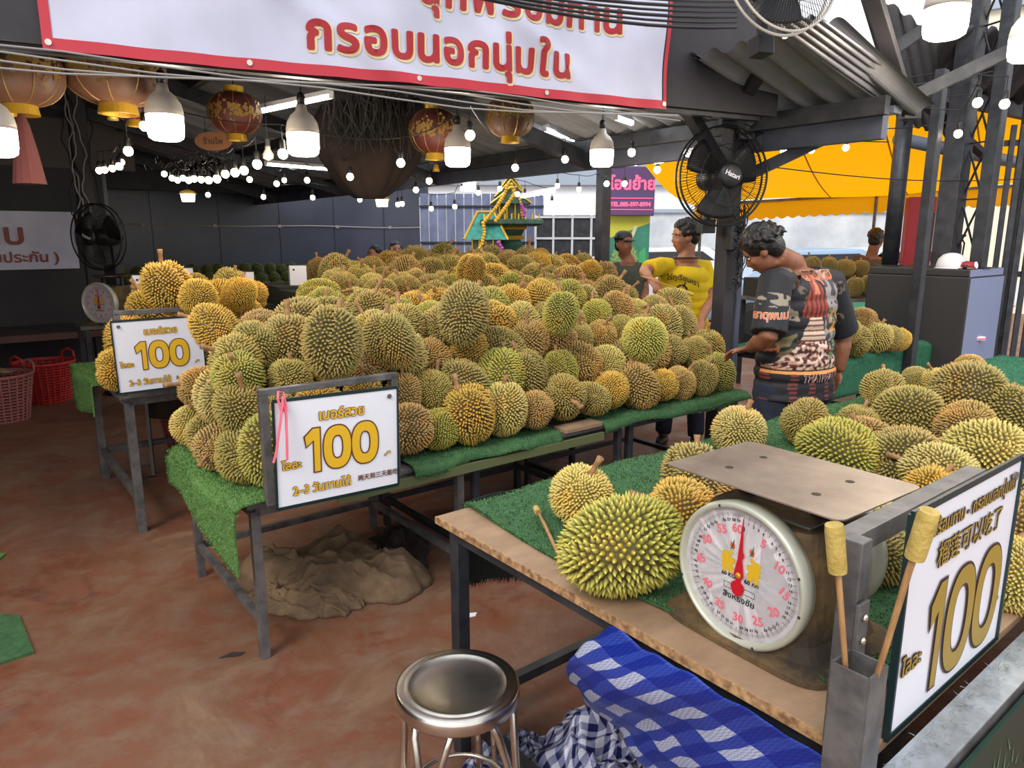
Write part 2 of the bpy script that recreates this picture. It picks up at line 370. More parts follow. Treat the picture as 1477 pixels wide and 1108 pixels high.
for k in range(6):
    MB().box((-2.6+k*1.04, -.065, -.1), (1.01, .02, 2.7)).build('wall_panel', M['wallB'], bw, bevel=.004)
cb = MB(); cb.tube([(-3.0+.6*i, -.09, .33+.012*math.sin(i*1.3)) for i in range(11)], .012, 6); cb.build('conduit', M['cableg'], bw)
for i in range(5): MB().box((-2.2+i*1.1, -.09, .33), (.06, .03, .05)).build('conduit_clip', M['cableg'], bw)
wall('wall_side', tuple(UV(-5.0, -1.0)), tuple(UV(-5.0, 7.55)), 0, 4.6, .1, M['wallL'])
upb = wall('wall_upper', tuple(UV(.86, 9.3)), tuple(UV(3.6, 9.3)), 2.32, 3.3, .1, M['black'])

# roof: corrugated sheets from ridge side down to the eave at u = 3.6
RZ = lambda u: 2.42+.24*(3.6-u)
ceil = bpy.data.objects.new('ceiling', None); COL.objects.link(ceil); structure(ceil); ceil.location = UV(0, 0); ceil.rotation_euler = (0, 0, ANG)
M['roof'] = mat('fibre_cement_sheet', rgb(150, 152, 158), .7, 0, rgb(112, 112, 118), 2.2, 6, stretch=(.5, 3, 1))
M['roofd'] = mat('dark_roof_sheet', rgb(82, 80, 82), .8, 0, rgb(60, 57, 58), 2, 6)  # darker grey than the other roof sheets
sheet = MB()
sw = .88; nw = 5
def sh(i, j): return (-3.0+6.9*i, sw*j+.0, .025*math.sin(2*PI*nw*j))
def roof_sheet_mesh(u0, u1, drop=.24):
    b = MB(); b.grid(2, 60, lambda i, j: (u0+(u1-u0)*i, sw*j, 2.42+drop*(3.6-(u0+(u1-u0)*i))+.022*math.sin(2*PI*nw*j))); return b.mesh('roof_sheet')
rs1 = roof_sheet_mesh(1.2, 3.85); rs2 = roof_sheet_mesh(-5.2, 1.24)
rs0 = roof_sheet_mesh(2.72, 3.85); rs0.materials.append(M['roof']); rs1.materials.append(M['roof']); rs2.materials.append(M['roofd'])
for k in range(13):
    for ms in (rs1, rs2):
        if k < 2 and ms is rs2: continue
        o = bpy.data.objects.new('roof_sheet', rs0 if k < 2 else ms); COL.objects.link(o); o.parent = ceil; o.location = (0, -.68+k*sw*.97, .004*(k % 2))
# purlins and rafters
for u in (3.5, 2.3, 1.1, -.4, -2.0):
    MB().bar((u, -.55 if u > 3 else 1.05, RZ(u)-.09), (u, 10.2, RZ(u)-.09), .06, .1).build('purlin', M['darksteel'], ceil)
for v in (1.9, 4.3, 6.7, 9.1):
    MB().bar((-5, v, RZ(-5)-.18), (3.6, v, RZ(3.6)-.18), .07, .12).build('rafter', M['darksteel'], ceil)
# eave beam along u=3.6
M['beamblue'] = mat('blue_grey_beam', rgb(84, 88, 104), .5, .2, rgb(66, 70, 84), 4)
eb = MB().bar((3.6, -.5, 2.25), (3.6, 10.2, 2.25), .07, .13).build('trim_eave_beam', M['beamblue'], None, loc=UV(0, 0), rot=(0, 0, ANG)); structure(eb)
eb.name = 'trim_1'
gut = MB().bar((3.74, -.5, 2.36), (3.74, 10.2, 2.36), .10, .04).build('trim_2', mat('silver_gutter', rgb(170, 178, 195), .35, .6), None, loc=UV(0, 0), rot=(0, 0, ANG)); structure(gut)

# pillar with fan
PB = Vector((1.49, 5.02, 0))
pil = thing('roof_pillar', 'black steel roof pillar carrying the fan and cable box at the end of the front heap', 'pillar', PB, ANG)
MB().box((0, 0, 1.3), (.13, .10, 2.6)).build('post', M['black'], pil, bevel=.006)
MB().box((.09, -.02, 1.22), (.05, .09, 1.1)).build('side_channel', M['beamblue'], pil, bevel=.004)
MB().box((-.02, -.075, 1.62), (.16, .05, .16)).build('junction_box', M['blackmatte'], pil, bevel=.006)
MB().box((.08, -.07, 1.60), (.10, .05, .12)).build('junction_box', M['blackmatte'], pil, bevel=.006)
for k in range(9):
    random.seed(k+40); pts = []
    x0 = random.uniform(-.1, .1)
    am_, fr_ = random.uniform(.02, .06), random.uniform(.5, 1.1)
    for i in range(26): pts.append((x0*.5+am_*math.sin(i*fr_+k), -.10-.02*abs(math.cos(i*.8+k)), 1.82-i*.022+.03*math.sin(i*fr_*1.0+k+1.5)))
    MB().tube(pts, .004, 5).build('cable_loop', M['cable'], pil)
for s, e in (((.0, -.04, 2.15), (.55, -.9, 2.85)), ((.0, -.04, 2.0), (.75, -1.5, 2.75)), ((0, 0, 2.0), (-.9, .0, 2.75))):
    MB().bar(s, e, .07).build('brace', M['darksteel'], pil)

# dark fascia board above the hall mouth + banner
fa, fb = Vector((-3.4, 2.30)), Vector((1.38, 4.62))
BA = Vector((-1.80, 2.93, 2.34)); BB = Vector((.86, 4.23, 2.32))
bdir = (BB-BA); bl = bdir.length; bang = math.atan2(bdir.y, bdir.x)
fasc = MB().box((.9, .06, .62), (5.9, .05, 1.2)).build('trim_3', M['black'], None, loc=BA, rot=(0, 0, bang)); structure(fasc)
bn = thing('hanging_banner', 'long white vinyl banner with red border and red lettering above the hall mouth', 'banner', BA, bang)
BH = 1.05
def bfn(x, y, lift=0):                 # banner surface: gentle sag and creases
    yy = -.012+.016*math.sin(3.1*x+1.2*y)+.012*math.sin(9*x-5*y)*smoothstep(0, .4, y)+.006*math.sin(21*x+13*y)-.016*max(0, math.sin(5.5*(x+1.6*y)))**6*smoothstep(.2, 1.2, x)*(1-smoothstep(2.2, 2.9, x))
    return (x, yy-lift*1.0, y)
b = MB(); b.grid(150, 44, lambda i, j: bfn(.03+(bl-.06)*i, .03+(BH-.06)*j)); b.build('sheet', M['banner'], bn, smooth=True)
def strip(x0, x1, y0, y1):
    b = MB(); b.grid(120 if x1-x0 > 1 else 2, 2 if x1-x0 > 1 else 60, lambda i, j: bfn(x0+(x1-x0)*i, y0+(y1-y0)*j, .003)); return b
strip(0, bl, -.01, .035).build('border', M['bred'], bn, smooth=True)
strip(0, .035, .0, BH).build('border', M['bred'], bn, smooth=True)
strip(bl-.022, bl, .0, BH).build('border', M['bred'], bn, smooth=True)
for x in (.02, .75, 1.5, 2.2, bl-.02):
    mt = Matrix.Rotation(R(90), 3, 'X')
    MB().lathe([(.006, -.002), (.012, -.002), (.012, .004), (.006, .004)], 12, bfn(x, .016, .006), mt).build('eyelet', M['chrome'], bn)
for body, cx, cy, sz in (('กรอบนอกนุ่มใน', 1.665, .100, .205), ('สุกพร้อมทาน', 2.08, .352, .205)):
    lettering('lettering_outline', body, sz, M['tcream'], bn, lambda x, y, l: bfn(x, y, l), .0125, (cx+.006, cy-.006), 1.02, .003, shift=12, track=2.25)
    lettering('lettering', body, sz, M['tred'], bn, lambda x, y, l: bfn(x, y, l), .0070, (cx, cy), 1.02, .006, shift=12, track=2.25)
# beam below fascia and strings of cable along it
MB().bar((-.9, .10, .02), (3.75, .10, .02), .05, .05).build('lower_rail', M['darksteel'], bn)
for k in range(4):
    pts = [(-.6+ i*.33, -.02-.012*k, -.03-.018*k+.02*math.sin(i*1.1+k)) for i in range(12)]
    MB().tube(pts, .004, 5).build('fairy_cable', M['cableg'], bn)
# thick black cables crossing in front of the banner's upper end
cbth = thing('overhead_cables', 'bundle of black cables strung across the upper banner', 'cables', Q(1000, 40, 3.0))
for k in range(6):
    a = Q(120+k*30, -150+k*4, 2.55)-cbth.location; c = Q(720+k*10, 6+k*9, 3.1)-cbth.location; e = Q(1062, 2+k*7.5, 4.1)-cbth.location
    pts = [(a*(1-t)**2+c*2*t*(1-t)+e*t*t) for t in [i/12 for i in range(13)]]
    MB().tube(pts, .006+.002*(k % 2), 6).build('cable', M['cable'], cbth)

# left pillar in the hall
lp = Q(137, 400, 7.9); lpil = thing('hall_post', 'black post beside the wall fan at the end of the left wall', 'pillar', (lp.x, lp.y, 0), ANG)
MB().box((0, 0, 1.75), (.16, .16, 3.5)).build('post', M['black'], lpil, bevel=.008)
random.seed(3)
for k in range(6):
    x0 = random.uniform(-.14, .08); ph = random.uniform(0, 6)
    pts = [(x0+.03*math.sin(i*.7+ph)+.012*math.sin(i*1.9), -.10-.01*k, 3.3-i*.075) for i in range(22)]
    MB().tube(pts, .007, 5).build('cable', M['cable'] if k % 2 else M['cableg'], lpil)

# outside: gate, fence, buildings, pavement
OUT = bpy.data.objects
gate = thing('sheet_metal_gate', 'blue-grey corrugated metal gate with bright gaps behind the shrine', 'gate', Q(608, 400, 12.4).xy.to_3d())
for i in range(14):
    MB().box((.075+i*.15, 0, 1.18), (.135, .02, 2.36-.03*(i > 10))).build('panel', M['bluewall'], gate, bevel=.004)
for z in (.9, 1.55, 2.15):
    MB().box((1.05, -.025, z), (2.1, .03, .03)).build('rail', M['darksteel'], gate)
for i in range(15):
    MB().box((i*.15, .004, 1.2), (.012, .012, 2.2)).build('batten_or_gap_light', M['concrete'], gate)  # pale strips in the gaps stand in for light leaking through
fen = thing('window_fence', 'low dark glazed partition with white frame beside the gate', 'fence', Q(772, 400, 12.3).xy.to_3d())
MB().box((.62, 0, 1.0), (1.26, .03, 2.0)).build('backing', M['darksteel'], fen)
for x in (0, .3, .62, .94, 1.24): MB().box((x, -.03, 1.15), (.035, .03, 1.7)).build('upright', M['concrete'], fen)
for z in (.9, 1.3, 1.62, 1.97): MB().box((.62, -.035, z), (1.26, .03, .035)).build('rail', M['concrete'], fen)
bd = thing('white_building', 'large pale building across the street beyond the stall', 'building', (6, 21, 0))
MB().box((0, 3, 1.55), (44, 6, 3.1)).build('lower_wall', M['bldg'], bd)
MB().box((0, 3, 3.55), (44, 6.4, .9)).build('grey_band', M['bldgs'], bd)
MB().box((0, 3.4, 7), (44, 6, 6)).build('upper_wall', M['bldg'], bd)
M['wing'] = mat('warm_white_facade', rgb(236, 226, 200), .8)
nb = thing('house_facade', 'cream house facade with grey window frames showing above the stall roof', 'building', (13.6, 13.8, 0), R(-35))
MB().box((0, 1, 6), (9, 2, 12)).build('wall', M['wing'], nb)
for x in (-3.6, -2.4, -1.2, 0, 1.2, 2.4, 3.6): MB().box((x, -.05, 6.6), (.14, .12, 8)).build('mullion', M['bldgs'], nb)
for z in (4.4, 6.4, 8.4): MB().box((0, -.06, z), (9, .14, .16)).build('transom', M['bldgs'], nb)
wl2 = thing('street_wall', 'stained pale concrete wall along the street behind the cars', 'wall', (9.5, 17, 0))
MB().box((0, 0, 1.1), (14, .2, 2.2)).build('wall', M['concrete'], wl2)
MB().box((0, -.02, 2.24), (14.1, .3, .08)).build('coping', M['bldgs'], wl2)
for i in range(40): MB().box((-6.8+i*.34, -.3, .55), (.03, .03, 1.1)).build('railing_bar', M['darksteel'], wl2)
MB().box((0, -.3, 1.1), (14, .04, .05)).build('railing_top', M['darksteel'], wl2)
circ = MB().lathe([(.001, 0), (.42, 0), (.42, .01), (.001, .01)], 24, (2.2-.0, -.11, 1.75), Matrix.Rotation(R(90), 3, 'X'), sx=1.4); circ.build('painted_oval', M['white'], wl2)
MB().lathe([(.001, 0), (.16, 0), (.16, .01), (.001, .01)], 24, (2.35, -.125, 1.75), Matrix.Rotation(R(90), 3, 'X')).build('painted_dot', M['bldgs'], wl2)

def car(x, y, rz, label, body):
    t = thing('parked_car', label, 'car', (x, y, 0), rz, 'cars parked in the street')
    prof = [(-2.1, .35), (-2.15, .75), (-1.9, .95), (-1.35, 1.0), (-.75, 1.42), (.55, 1.46), (1.25, 1.05), (2.0, .92), (2.15, .65), (2.1, .3)]
    b = MB(); n = len(prof)
    for s in (-.82, .82): b.v += [(px_, s*(.86 if pz > 1.1 else 1), pz) for px_, pz in prof]
    b.f += [tuple(range(n))[::-1], tuple(range(n, 2*n))]+[(i, (i+1) % n, n+(i+1) % n, n+i) for i in range(n)]
    b.build('body', body, t, bevel=.05)
    for s in (-1, 1):
        g = MB(); g.add([(-1.15, s*.795, 1.02), (.95, s*.795, 1.02), (.45, s*.74, 1.38), (-.68, s*.74, 1.36)], [(0, 1, 2, 3)]); g.build('side_window', M['blackmatte'], t, solid=.02)
        for wx in (-1.35, 1.35): MB().lathe([(.001, -.1), (.2, -.1), (.32, -.08), (.32, .08), (.2, .1), (.001, .1)], 18, (wx, s*.78, .32), Matrix.Rotation(R(90), 3, 'X')).build('wheel', M['blackmatte'], t)
    w = MB(); w.add([(-1.42, -.7, 1.0), (-1.42, .7, 1.0), (-.85, .64, 1.38), (-.85, -.64, 1.38)], [(0, 1, 2, 3)]); w.build('rear_window', M['glass'], t, solid=.02)
    w = MB(); w.add([(1.32, -.7, 1.02), (1.32, .7, 1.02), (.62, .64, 1.42), (.62, -.64, 1.42)], [(0, 1, 2, 3)]); w.build('windscreen', M['blackmatte'], t, solid=.02)
M['carb'] = mat('silver_blue_car', rgb(150, 175, 200), .2, .4); M['carw'] = mat('white_car', rgb(225, 232, 238), .2, .1)
car(5.0, 12.2, R(8), 'silver-blue car parked beyond the bending man', M['carb'])
car(3.3, 14.5, R(-10), 'white car parked beyond the boy in yellow', M['carw'])
car(7.6, 17.0-2.6, R(4), 'white car parked beyond the thick posts', M['carw'])

# ================================================================= durians
def husk_mesh(seed, n=950, lobes=5, asp=1.15, r0=.088, sides=6, hs=.0125, ldepth=.10, bend=.0):
    g = np.random.default_rng(seed)
    i = np.arange(n)+.5; z = 1-2*i/n; az = PI*(1+5**.5)*i
    d = np.stack([np.sqrt(1-z*z)*np.cos(az), np.sqrt(1-z*z)*np.sin(az), z], 1)
    d += g.normal(0, .18/np.sqrt(n)*2, d.shape); d /= np.linalg.norm(d, axis=1)[:, None]
    ph = g.uniform(0, 6.28); w = g.uniform(.6, 1.3, lobes)
    skew = g.uniform(-.12, .12, 2); pear = g.uniform(-.12, .12)
    def surf(d):
        a = np.arctan2(d[:, 1], d[:, 0])+ph; s = np.sqrt(np.maximum(0, 1-d[:, 2]**2))
        k = np.floor((a % (2*PI))/(2*PI)*lobes).astype(int) % lobes
        lob = np.abs(np.sin((a % (2*PI))*lobes/2))**.6
        rr = r0*(1+ldepth*(lob*w[k]-.6)*s)*(1+pear*d[:, 2])
        p = d*rr[:, None]; p[:, 2] *= asp
        p[:, 0] += skew[0]*p[:, 2]; p[:, 1] += skew[1]*p[:, 2]
        dent = np.exp(-((1-d[:, 2])/.06)); p[:, 2] -= dent*.012
        return p
    p = surf(d)
    e = 1e-3; t1 = np.cross(d, np.array([0, 0, 1.])+1e-3); t1 /= np.linalg.norm(t1, axis=1)[:, None]; t2 = np.cross(d, t1)
    def nrm(x): return x/np.linalg.norm(x, axis=1)[:, None]
    pa = surf(nrm(d+e*t1)); pb = surf(nrm(d+e*t2)); nn = nrm(np.cross(pa-p, pb-p)); sgn = np.sign((nn*d).sum(1)); nn *= sgn[:, None]
    sp = math.sqrt(4*PI/n)*r0*1.06
    h = hs*g.uniform(.75, 1.25, n)
    tt1 = nrm(pa-p); tt2 = np.cross(nn, tt1)
    lean = g.normal(0, .16, (n, 2)); ax = nn+lean[:, :1]*tt1+lean[:, 1:]*tt2
    ang = np.arange(sides)/sides*2*PI+g.uniform(0, 6, (n, 1))
    ca, sa = np.cos(ang)[..., None], np.sin(ang)[..., None]
    ring0 = p[:, None]+(ca*tt1[:, None]+sa*tt2[:, None])*sp*.64-nn[:, None]*.0025
    ring1 = p[:, None]+(ca*tt1[:, None]+sa*tt2[:, None])*sp*.29+ax[:, None]*(h*.36)[:, None, None]
    apex = p+ax*h[:, None]
    k = 2*sides+1
    V = np.concatenate([ring0, ring1, apex[:, None]], 1).reshape(-1, 3)
    base = (np.arange(n)*k)[:, None]; j = np.arange(sides); j2 = (j+1) % sides
    q = np.stack([base+j, base+j2, base+sides+j2, base+sides+j], -1).reshape(-1, 4)
    t = np.stack([base+sides+j, base+sides+j2, base+2*sides+0*j], -1).reshape(-1, 3)
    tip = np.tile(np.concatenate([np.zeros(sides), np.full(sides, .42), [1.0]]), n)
    # body
    nu, nv = 28, 18; th = np.linspace(0, PI, nv+1); aa = np.arange(nu)/nu*2*PI
    bd_ = np.stack([np.outer(np.sin(th), np.cos(aa)), np.outer(np.sin(th), np.sin(aa)), np.repeat(np.cos(th)[:, None], nu, 1)], -1).reshape(-1, 3)
    bv = surf(bd_)*.985; off = len(V)
    V = np.concatenate([V, bv]); tip = np.concatenate([tip, np.zeros(len(bv))])
    jj, ii = np.meshgrid(np.arange(nv), np.arange(nu), indexing='ij')
    bq = np.stack([jj*nu+ii, (jj+1)*nu+ii, (jj+1)*nu+(ii+1) % nu, jj*nu+(ii+1) % nu], -1).reshape(-1, 4)+off
    q = np.concatenate([q, bq])
    me = bpy.data.meshes.new('husk'); nq, ntri = len(q), len(t)
    me.vertices.add(len(V)); me.vertices.foreach_set('co', V.ravel().astype(np.float32))
    me.loops.add(nq*4+ntri*3); me.loops.foreach_set('vertex_index', np.concatenate([q.ravel(), t.ravel()]).astype(np.int32))
    me.polygons.add(nq+ntri); me.polygons.foreach_set('loop_start', np.concatenate([np.arange(nq)*4, nq*4+np.arange(ntri)*3]).astype(np.int32))
    at = me.attributes.new('tip', 'FLOAT', 'POINT'); at.data.foreach_set('value', tip.astype(np.float32))
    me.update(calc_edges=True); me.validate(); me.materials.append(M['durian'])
    return me
HUSK = [husk_mesh(s, n=nn_, lobes=lb, asp=a, ldepth=ld, hs=h_) for s, nn_, lb, a, ld, h_ in
        ((1, 980, 5, 1.24, .17, .0135), (2, 1040, 5, 1.12, .13, .013), (3, 900, 4, 1.34, .20, .0145), (4, 1080, 5, 1.04, .08, .0125),
         (5, 940, 5, 1.28, .22, .0135), (6, 980, 4, 1.16, .17, .014), (7, 820, 5, 1.02, .11, .0155), (8, 1040, 3, 1.32, .19, .0125))]
def stem_mesh(seed):
    g = random.Random(seed); L_ = g.uniform(.045, .08); b = MB(); bx, by = g.uniform(-.012, .012), g.uniform(-.012, .012)
    b.tube([(0, 0, 0), (bx*.3, by*.3, L_*.3), (bx, by, L_*.7), (bx*1.6, by*1.6, L_)], [.013, .0085, .0085, .0115], 9)
    me = b.mesh('stem', True); me.materials.append(M['stem']); return me
STEM = [stem_mesh(s) for s in range(4)]
TOPZ = []
for me in HUSK:
    v = np.empty(len(me.vertices)*3, np.float32); me.vertices.foreach_get('co', v); v = v.reshape(-1, 3)
    m_ = (np.hypot(v[:, 0]-v[:, 0][v[:, 2].argmax()]*0, v[:, 1]) < .02) & (v[:, 2] > 0); TOPZ.append(float(v[m_][:, 2].min()) if m_.any() else .08)
TINT = {'olive': rgb(190, 170, 108), 'green': rgb(190, 182, 98), 'golden': rgb(228, 188, 96), 'brown': rgb(204, 168, 110), 'pale': rgb(216, 196, 130)}
def durian(c, scale, tint, label, group, rot=None, kind=None, bright=1.0):
    g = random.Random(int(abs(c[0]*7919+c[1]*104729+c[2]*1299709)*10) % 10**9)
    k = g.randrange(len(HUSK)) if kind is None else kind
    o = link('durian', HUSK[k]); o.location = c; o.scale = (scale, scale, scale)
    o.rotation_euler = rot if rot else (R(g.choice((g.uniform(-35, 35), g.uniform(40, 110)))), R(g.uniform(-30, 30)), g.uniform(0, 6.28))
    t = TINT[tint]; j = g.uniform(.88, 1.12)*bright; o.color = (t[0]*j, t[1]*j, t[2]*j*g.uniform(.85, 1.1), 1)
    tag(o, label, 'durian', group)
    s = link('stem', STEM[g.randrange(4)], parent=o); s.location = (0, 0, TOPZ[k]-.004)
    return o
NDUR = 0

# ================================================================= TABLES AND TURF (stall axes: x along the tables, y into the hall)
def stall_table(name, label, u0, u1, v0, v1, z, mtop, mleg, top_t=.018, legs=None, rail=.16, lw=.035, group=None, overh=.0):
    t = thing(name, label, 'table', UV(u0, v0), ANG, group); L_, D_ = u1-u0, v1-v0
    MB().box((L_/2, D_/2, z-top_t/2), (L_, D_, top_t)).build('tabletop', mtop, t, bevel=.002)
    zt = z-top_t-.02; w = lw
    for x, y in legs or ((w, w), (L_-w, w), (w, D_-w), (L_-w, D_-w)):
        MB().box((x, y, zt/2), (w, w, zt)).build('leg', mleg, t, bevel=.002)
    for a, b in (((w, w), (L_-w, w)), ((w, D_-w), (L_-w, D_-w)), ((w, w), (w, D_-w)), ((L_-w, w), (L_-w, D_-w))):
        MB().bar((*a, zt), (*b, zt), w, .04).build('apron_rail', mleg, t)
    for a, b in (((w, w), (w, D_-w)), ((w, D_-w), (L_-w, D_-w)), ((L_-w, w), (L_-w, D_-w))):
        MB().bar((*a, rail), (*b, rail), w*.8).build('stretcher', mleg, t)
    return t
M['greytop'] = mat('grey_table_board', rgb(98, 96, 94), .7, 0, rgb(70, 66, 62), 6, 5)
ZA, ZB_ = .65, .79
stall_table('stall_table', 'front stall table behind the larger low price sign, with a drooping turf end', 0, 1.0, 0, .95, ZA, M['greytop'], M['steel'])
stall_table('stall_table', 'front stall table in the middle, its plank edge bare between two turf strips', 1.02, 2.05, 0, .95, ZA, M['greytop'], M['darksteel'])
stall_table('stall_table', 'front stall table next to the bending man', 2.07, 3.12, 0, .95, ZA, M['greytop'], M['darksteel'])
t2 = stall_table('stall_table', 'raised grey steel table under the small left price sign', -.12, 1.05, 1.64, 2.88, ZB_, M['greytop'], M['steel'], lw=.045, rail=.2)
stall_table('stall_table', 'raised table under the middle of the rear heap', 1.07, 2.7, 1.05, 3.3, ZB_, M['greytop'], M['darksteel'])
stall_table('stall_table', 'raised table under the rear heap beside the boy in yellow', 2.72, 4.1, 1.35, 3.3, ZB_, M['greytop'], M['darksteel'])
t4 = stall_table('stall_table', 'turf-covered table behind the man carrying a black electronic scale', 3.95, 5.45, -.12, .72, .78, M['greytop'], M['darksteel'])
t3 = stall_table('stall_table', 'near plywood-topped table with the dial scale at its corner', .30, 4.9, -2.12, -.83, .80, M['ply'], M['darksteel'], top_t=.022, lw=.042,
                 legs=((.05, 1.24), (.05, .06), (1.6, .06), (1.6, 1.24), (3.1, 1.24), (3.1, .06), (4.5, 1.24), (4.5, .06)))
e = MB()
e.box((0-.001, .645, .789), (.004, 1.29, .021)); e.build('plywood_edge', M['plyedge'], t3)
MB().bar((.05, .1, .14), (1.5, .45, .14), .05).build('floor_rail', M['steel'], t3)
# front wood strip and bare plank of the middle table
ft = thing('edge_plank', 'unpainted wooden plank lying on the front edge of the middle front table', 'plank', UV(1.60, .02, ZA), ANG)
MB().box((.12, .02, .012), (.26, .10, .022)).build('plank', M['ply'], ft, bevel=.003)
MB().box((-.5, -.035, -.05), (1.5, .018, .04)).build('batten_or_gap_light', mat('green_batten', rgb(92, 98, 60), .7), ft)

def turf(label, u0, v0, fn, su, sv, m, mb, dens=9000, blade=.012, nu=40, nv=30, name='artificial_turf', fringe=True):
    t = thing(name, label, 'turf', UV(u0, v0), ANG)
    b = MB(); b.grid(nu, nv, fn); b.build('turf_sheet', m, t, smooth=True, solid=.006)
    n = int(su*sv*dens); g = np.random.default_rng(int(u0*100+v0*10+500))
    ij = g.uniform(0, 1, (n, 2)); V = np.empty((n*3, 3), np.float32)
    if fringe:
        k = int(n*.10); s = g.integers(0, 4, k); ij[:k, 0] = np.where(s == 0, 0, np.where(s == 1, 1, ij[:k, 0])); ij[:k, 1] = np.where(s == 2, 0, np.where(s == 3, 1, ij[:k, 1]))
    r1 = g.uniform(-1, 1, (n, 3)); h = g.uniform(.5, 1.1, n)*blade
    for q in range(n):
        i, j = float(ij[q, 0]), float(ij[q, 1]); p = Vector(fn(i, j)); a = Vector(fn(min(1, i+.01), j))-Vector(fn(min(1, i+.01)-.01, j)); c = Vector(fn(i, min(1, j+.01)))-Vector(fn(i, min(1, j+.01)-.01))
        nn = a.cross(c).normalized(); d = (nn+Vector(r1[q])*.55).normalized(); w = Vector((-r1[q][1], r1[q][0], .2)).normalized()*.0022
        V[q*3] = p+w+nn*.003; V[q*3+1] = p-w+nn*.003; V[q*3+2] = p+d*float(h[q])
    me = bpy.data.meshes.new('turf_blades'); me.from_pydata(V.tolist(), [], [(3*q, 3*q+1, 3*q+2) for q in range(n)]); me.materials.append(mb)
    o = link('turf_blades', me, None, t); o['kind'] = 'stuff'
    return t
def drape(L_, over, zt, wob, s0=0.0):
    """profile across: i=0..1 runs from the hanging edge over the rim onto the table"""
    pass
# end of the front table: bright turf hanging over the left end
def fnA(i, j):
    s = i*.78; v = -.02+j*.95+.012*math.sin(9*i)
    front = max(0, .06-v)*1.5*0
    hang = .16+.07*math.sin(2.2*j*PI+1.1)*(1-j)+.05*(1-j)
    e = .13
    if s < hang: u = -.07+.02*math.sin(7*j+2); z = ZA+.012-(hang-s)*(1.0)
    else:
        u = -.07+(s-hang); z = ZA+.012
    k = smoothstep(.0, .05, abs(s-hang)); z -= (1-k)*.018; u += (1-k)*.012
    return (u, v-(.03 if False else 0), z+.006*math.sin(14*i+9*j))
turf('bright green turf drooping over the left end of the front table', 0, 0, fnA, .78, .95, M['turf_light'], M['turf_blade_light'], 26000, .014, 60, 30)
def fnF(L_, hang, ph):
    def f(i, j):
        s = j*(.45+hang); u = i*L_
        hg = hang*(.75+.25*math.sin(ph+i*7))
        if s < hg: y = -.022-.012*math.sin(i*11+ph); z = ZA+.010-(hg-s)
        else: y = -.022+(s-hg); z = ZA+.012
        k = smoothstep(0, .035, abs(s-hg)); z -= (1-k)*.012; y += (1-k)*.008
        return (u, y, z+.004*math.sin(20*i+ph))
    return f
turf('dark turf strip along the front table edge right of the larger low price sign', .70, 0, fnF(.86, .05, 1), .86, .5, M['turf'], M['turf_blade'], 16000, .012, 60, 24)
turf('dark turf strip along the front edge of the heap beside the man', 1.86, 0, fnF(1.3, .06, 3), 1.3, .5, M['turf'], M['turf_blade'], 14000, .012, 70, 24)
def fnB(i, j):
    s = i*.6; v = 2.0+j*.92; hang = .14+.05*j; zt = ZB_
    if s < hang: u = -.20+.02*math.sin(9*j); z = zt+.012-(hang-s)*1.3
    else: u = -.20+(s-hang); z = zt+.012
    return (u, v, z+.006*math.sin(11*j))
turf('light green turf hanging off the raised table behind the small left price sign', 0, 0, fnB, .6, .9, M['turf_light'], M['turf_blade_light'], 12000, .014, 36, 24)
def fnT3(i, j):
    u = .40+i*3.2+.018*math.sin(7*j+1)*(1-i); v = -2.06+j*1.36
    z = .809+.006*math.sin(5*u+3*v)+.004*math.sin(17*u-9*v)
    if v > -.83: z -= (v+.83)*.5 ; v = -.83+min(.02, (v+.83)*.3)
    return (u, v, z)
turf('wide dark green turf covering the near table under the loose durians', 0, 0, fnT3, 3.2, 1.36, M['turf'], M['turf_blade'], 21000, .011, 120, 50)
turf('turf coloured daylit teal green on the far end of the near table', 0, 0, lambda i, j: (3.45+i*1.5, -2.06+j*1.24, .818+.006*math.sin(5*i*3+4*j)), 1.5, 1.24, M['turf_daylit_teal'], M['turf_blade_daylit_teal'], 5000, .012, 30, 30)
def fnDr(i, j):
    return (.42+i*.62, -.80+.02*math.sin(i*9), .80-.27*j-.05*math.sin(i*3.0)*j)
b_ = thing('hanging_net', 'black woven backing of turf hanging under the corner of the near table', 'net', UV(0, 0), ANG)
nb_ = MB(); nb_.grid(40, 16, fnDr); nb_.build('net_sheet', mat('black_net', rgb(24, 30, 26), .9, 0, rgb(34, 42, 34), 90), b_, solid=.004)
fr = MB()
random.seed(5)
for k in range(500):
    p = Vector(fnDr(random.random(), 1)); w = .0015; fr.add([p+Vector((w, 0, .004)), p-Vector((w, 0, -.004)), p+Vector((random.uniform(-.012, .012), random.uniform(-.006, .006), -random.uniform(.01, .03)))], [(0, 1, 2)])
o_ = fr.build('net_fringe', M['ink'], b_); o_['kind'] = 'stuff'
def fnT4(i, j):
    s = j*1.15; hang = .27; u = 3.9+i*1.6
    if s < hang: y = -.16-.015*math.sin(i*13); z = .79-(hang-s)
    else: y = -.16+(s-hang); z = .795
    k = smoothstep(0, .06, abs(s-hang)); z -= (1-k)*.02
    return (u, y, z+.006*math.sin(i*15+j*4))
turf('teal turf draped over the front of the table behind the man', 0, 0, fnT4, 1.6, 1.1, M['turf_daylit_teal'], M['turf_blade_daylit_teal'], 6000, .012, 50, 40)
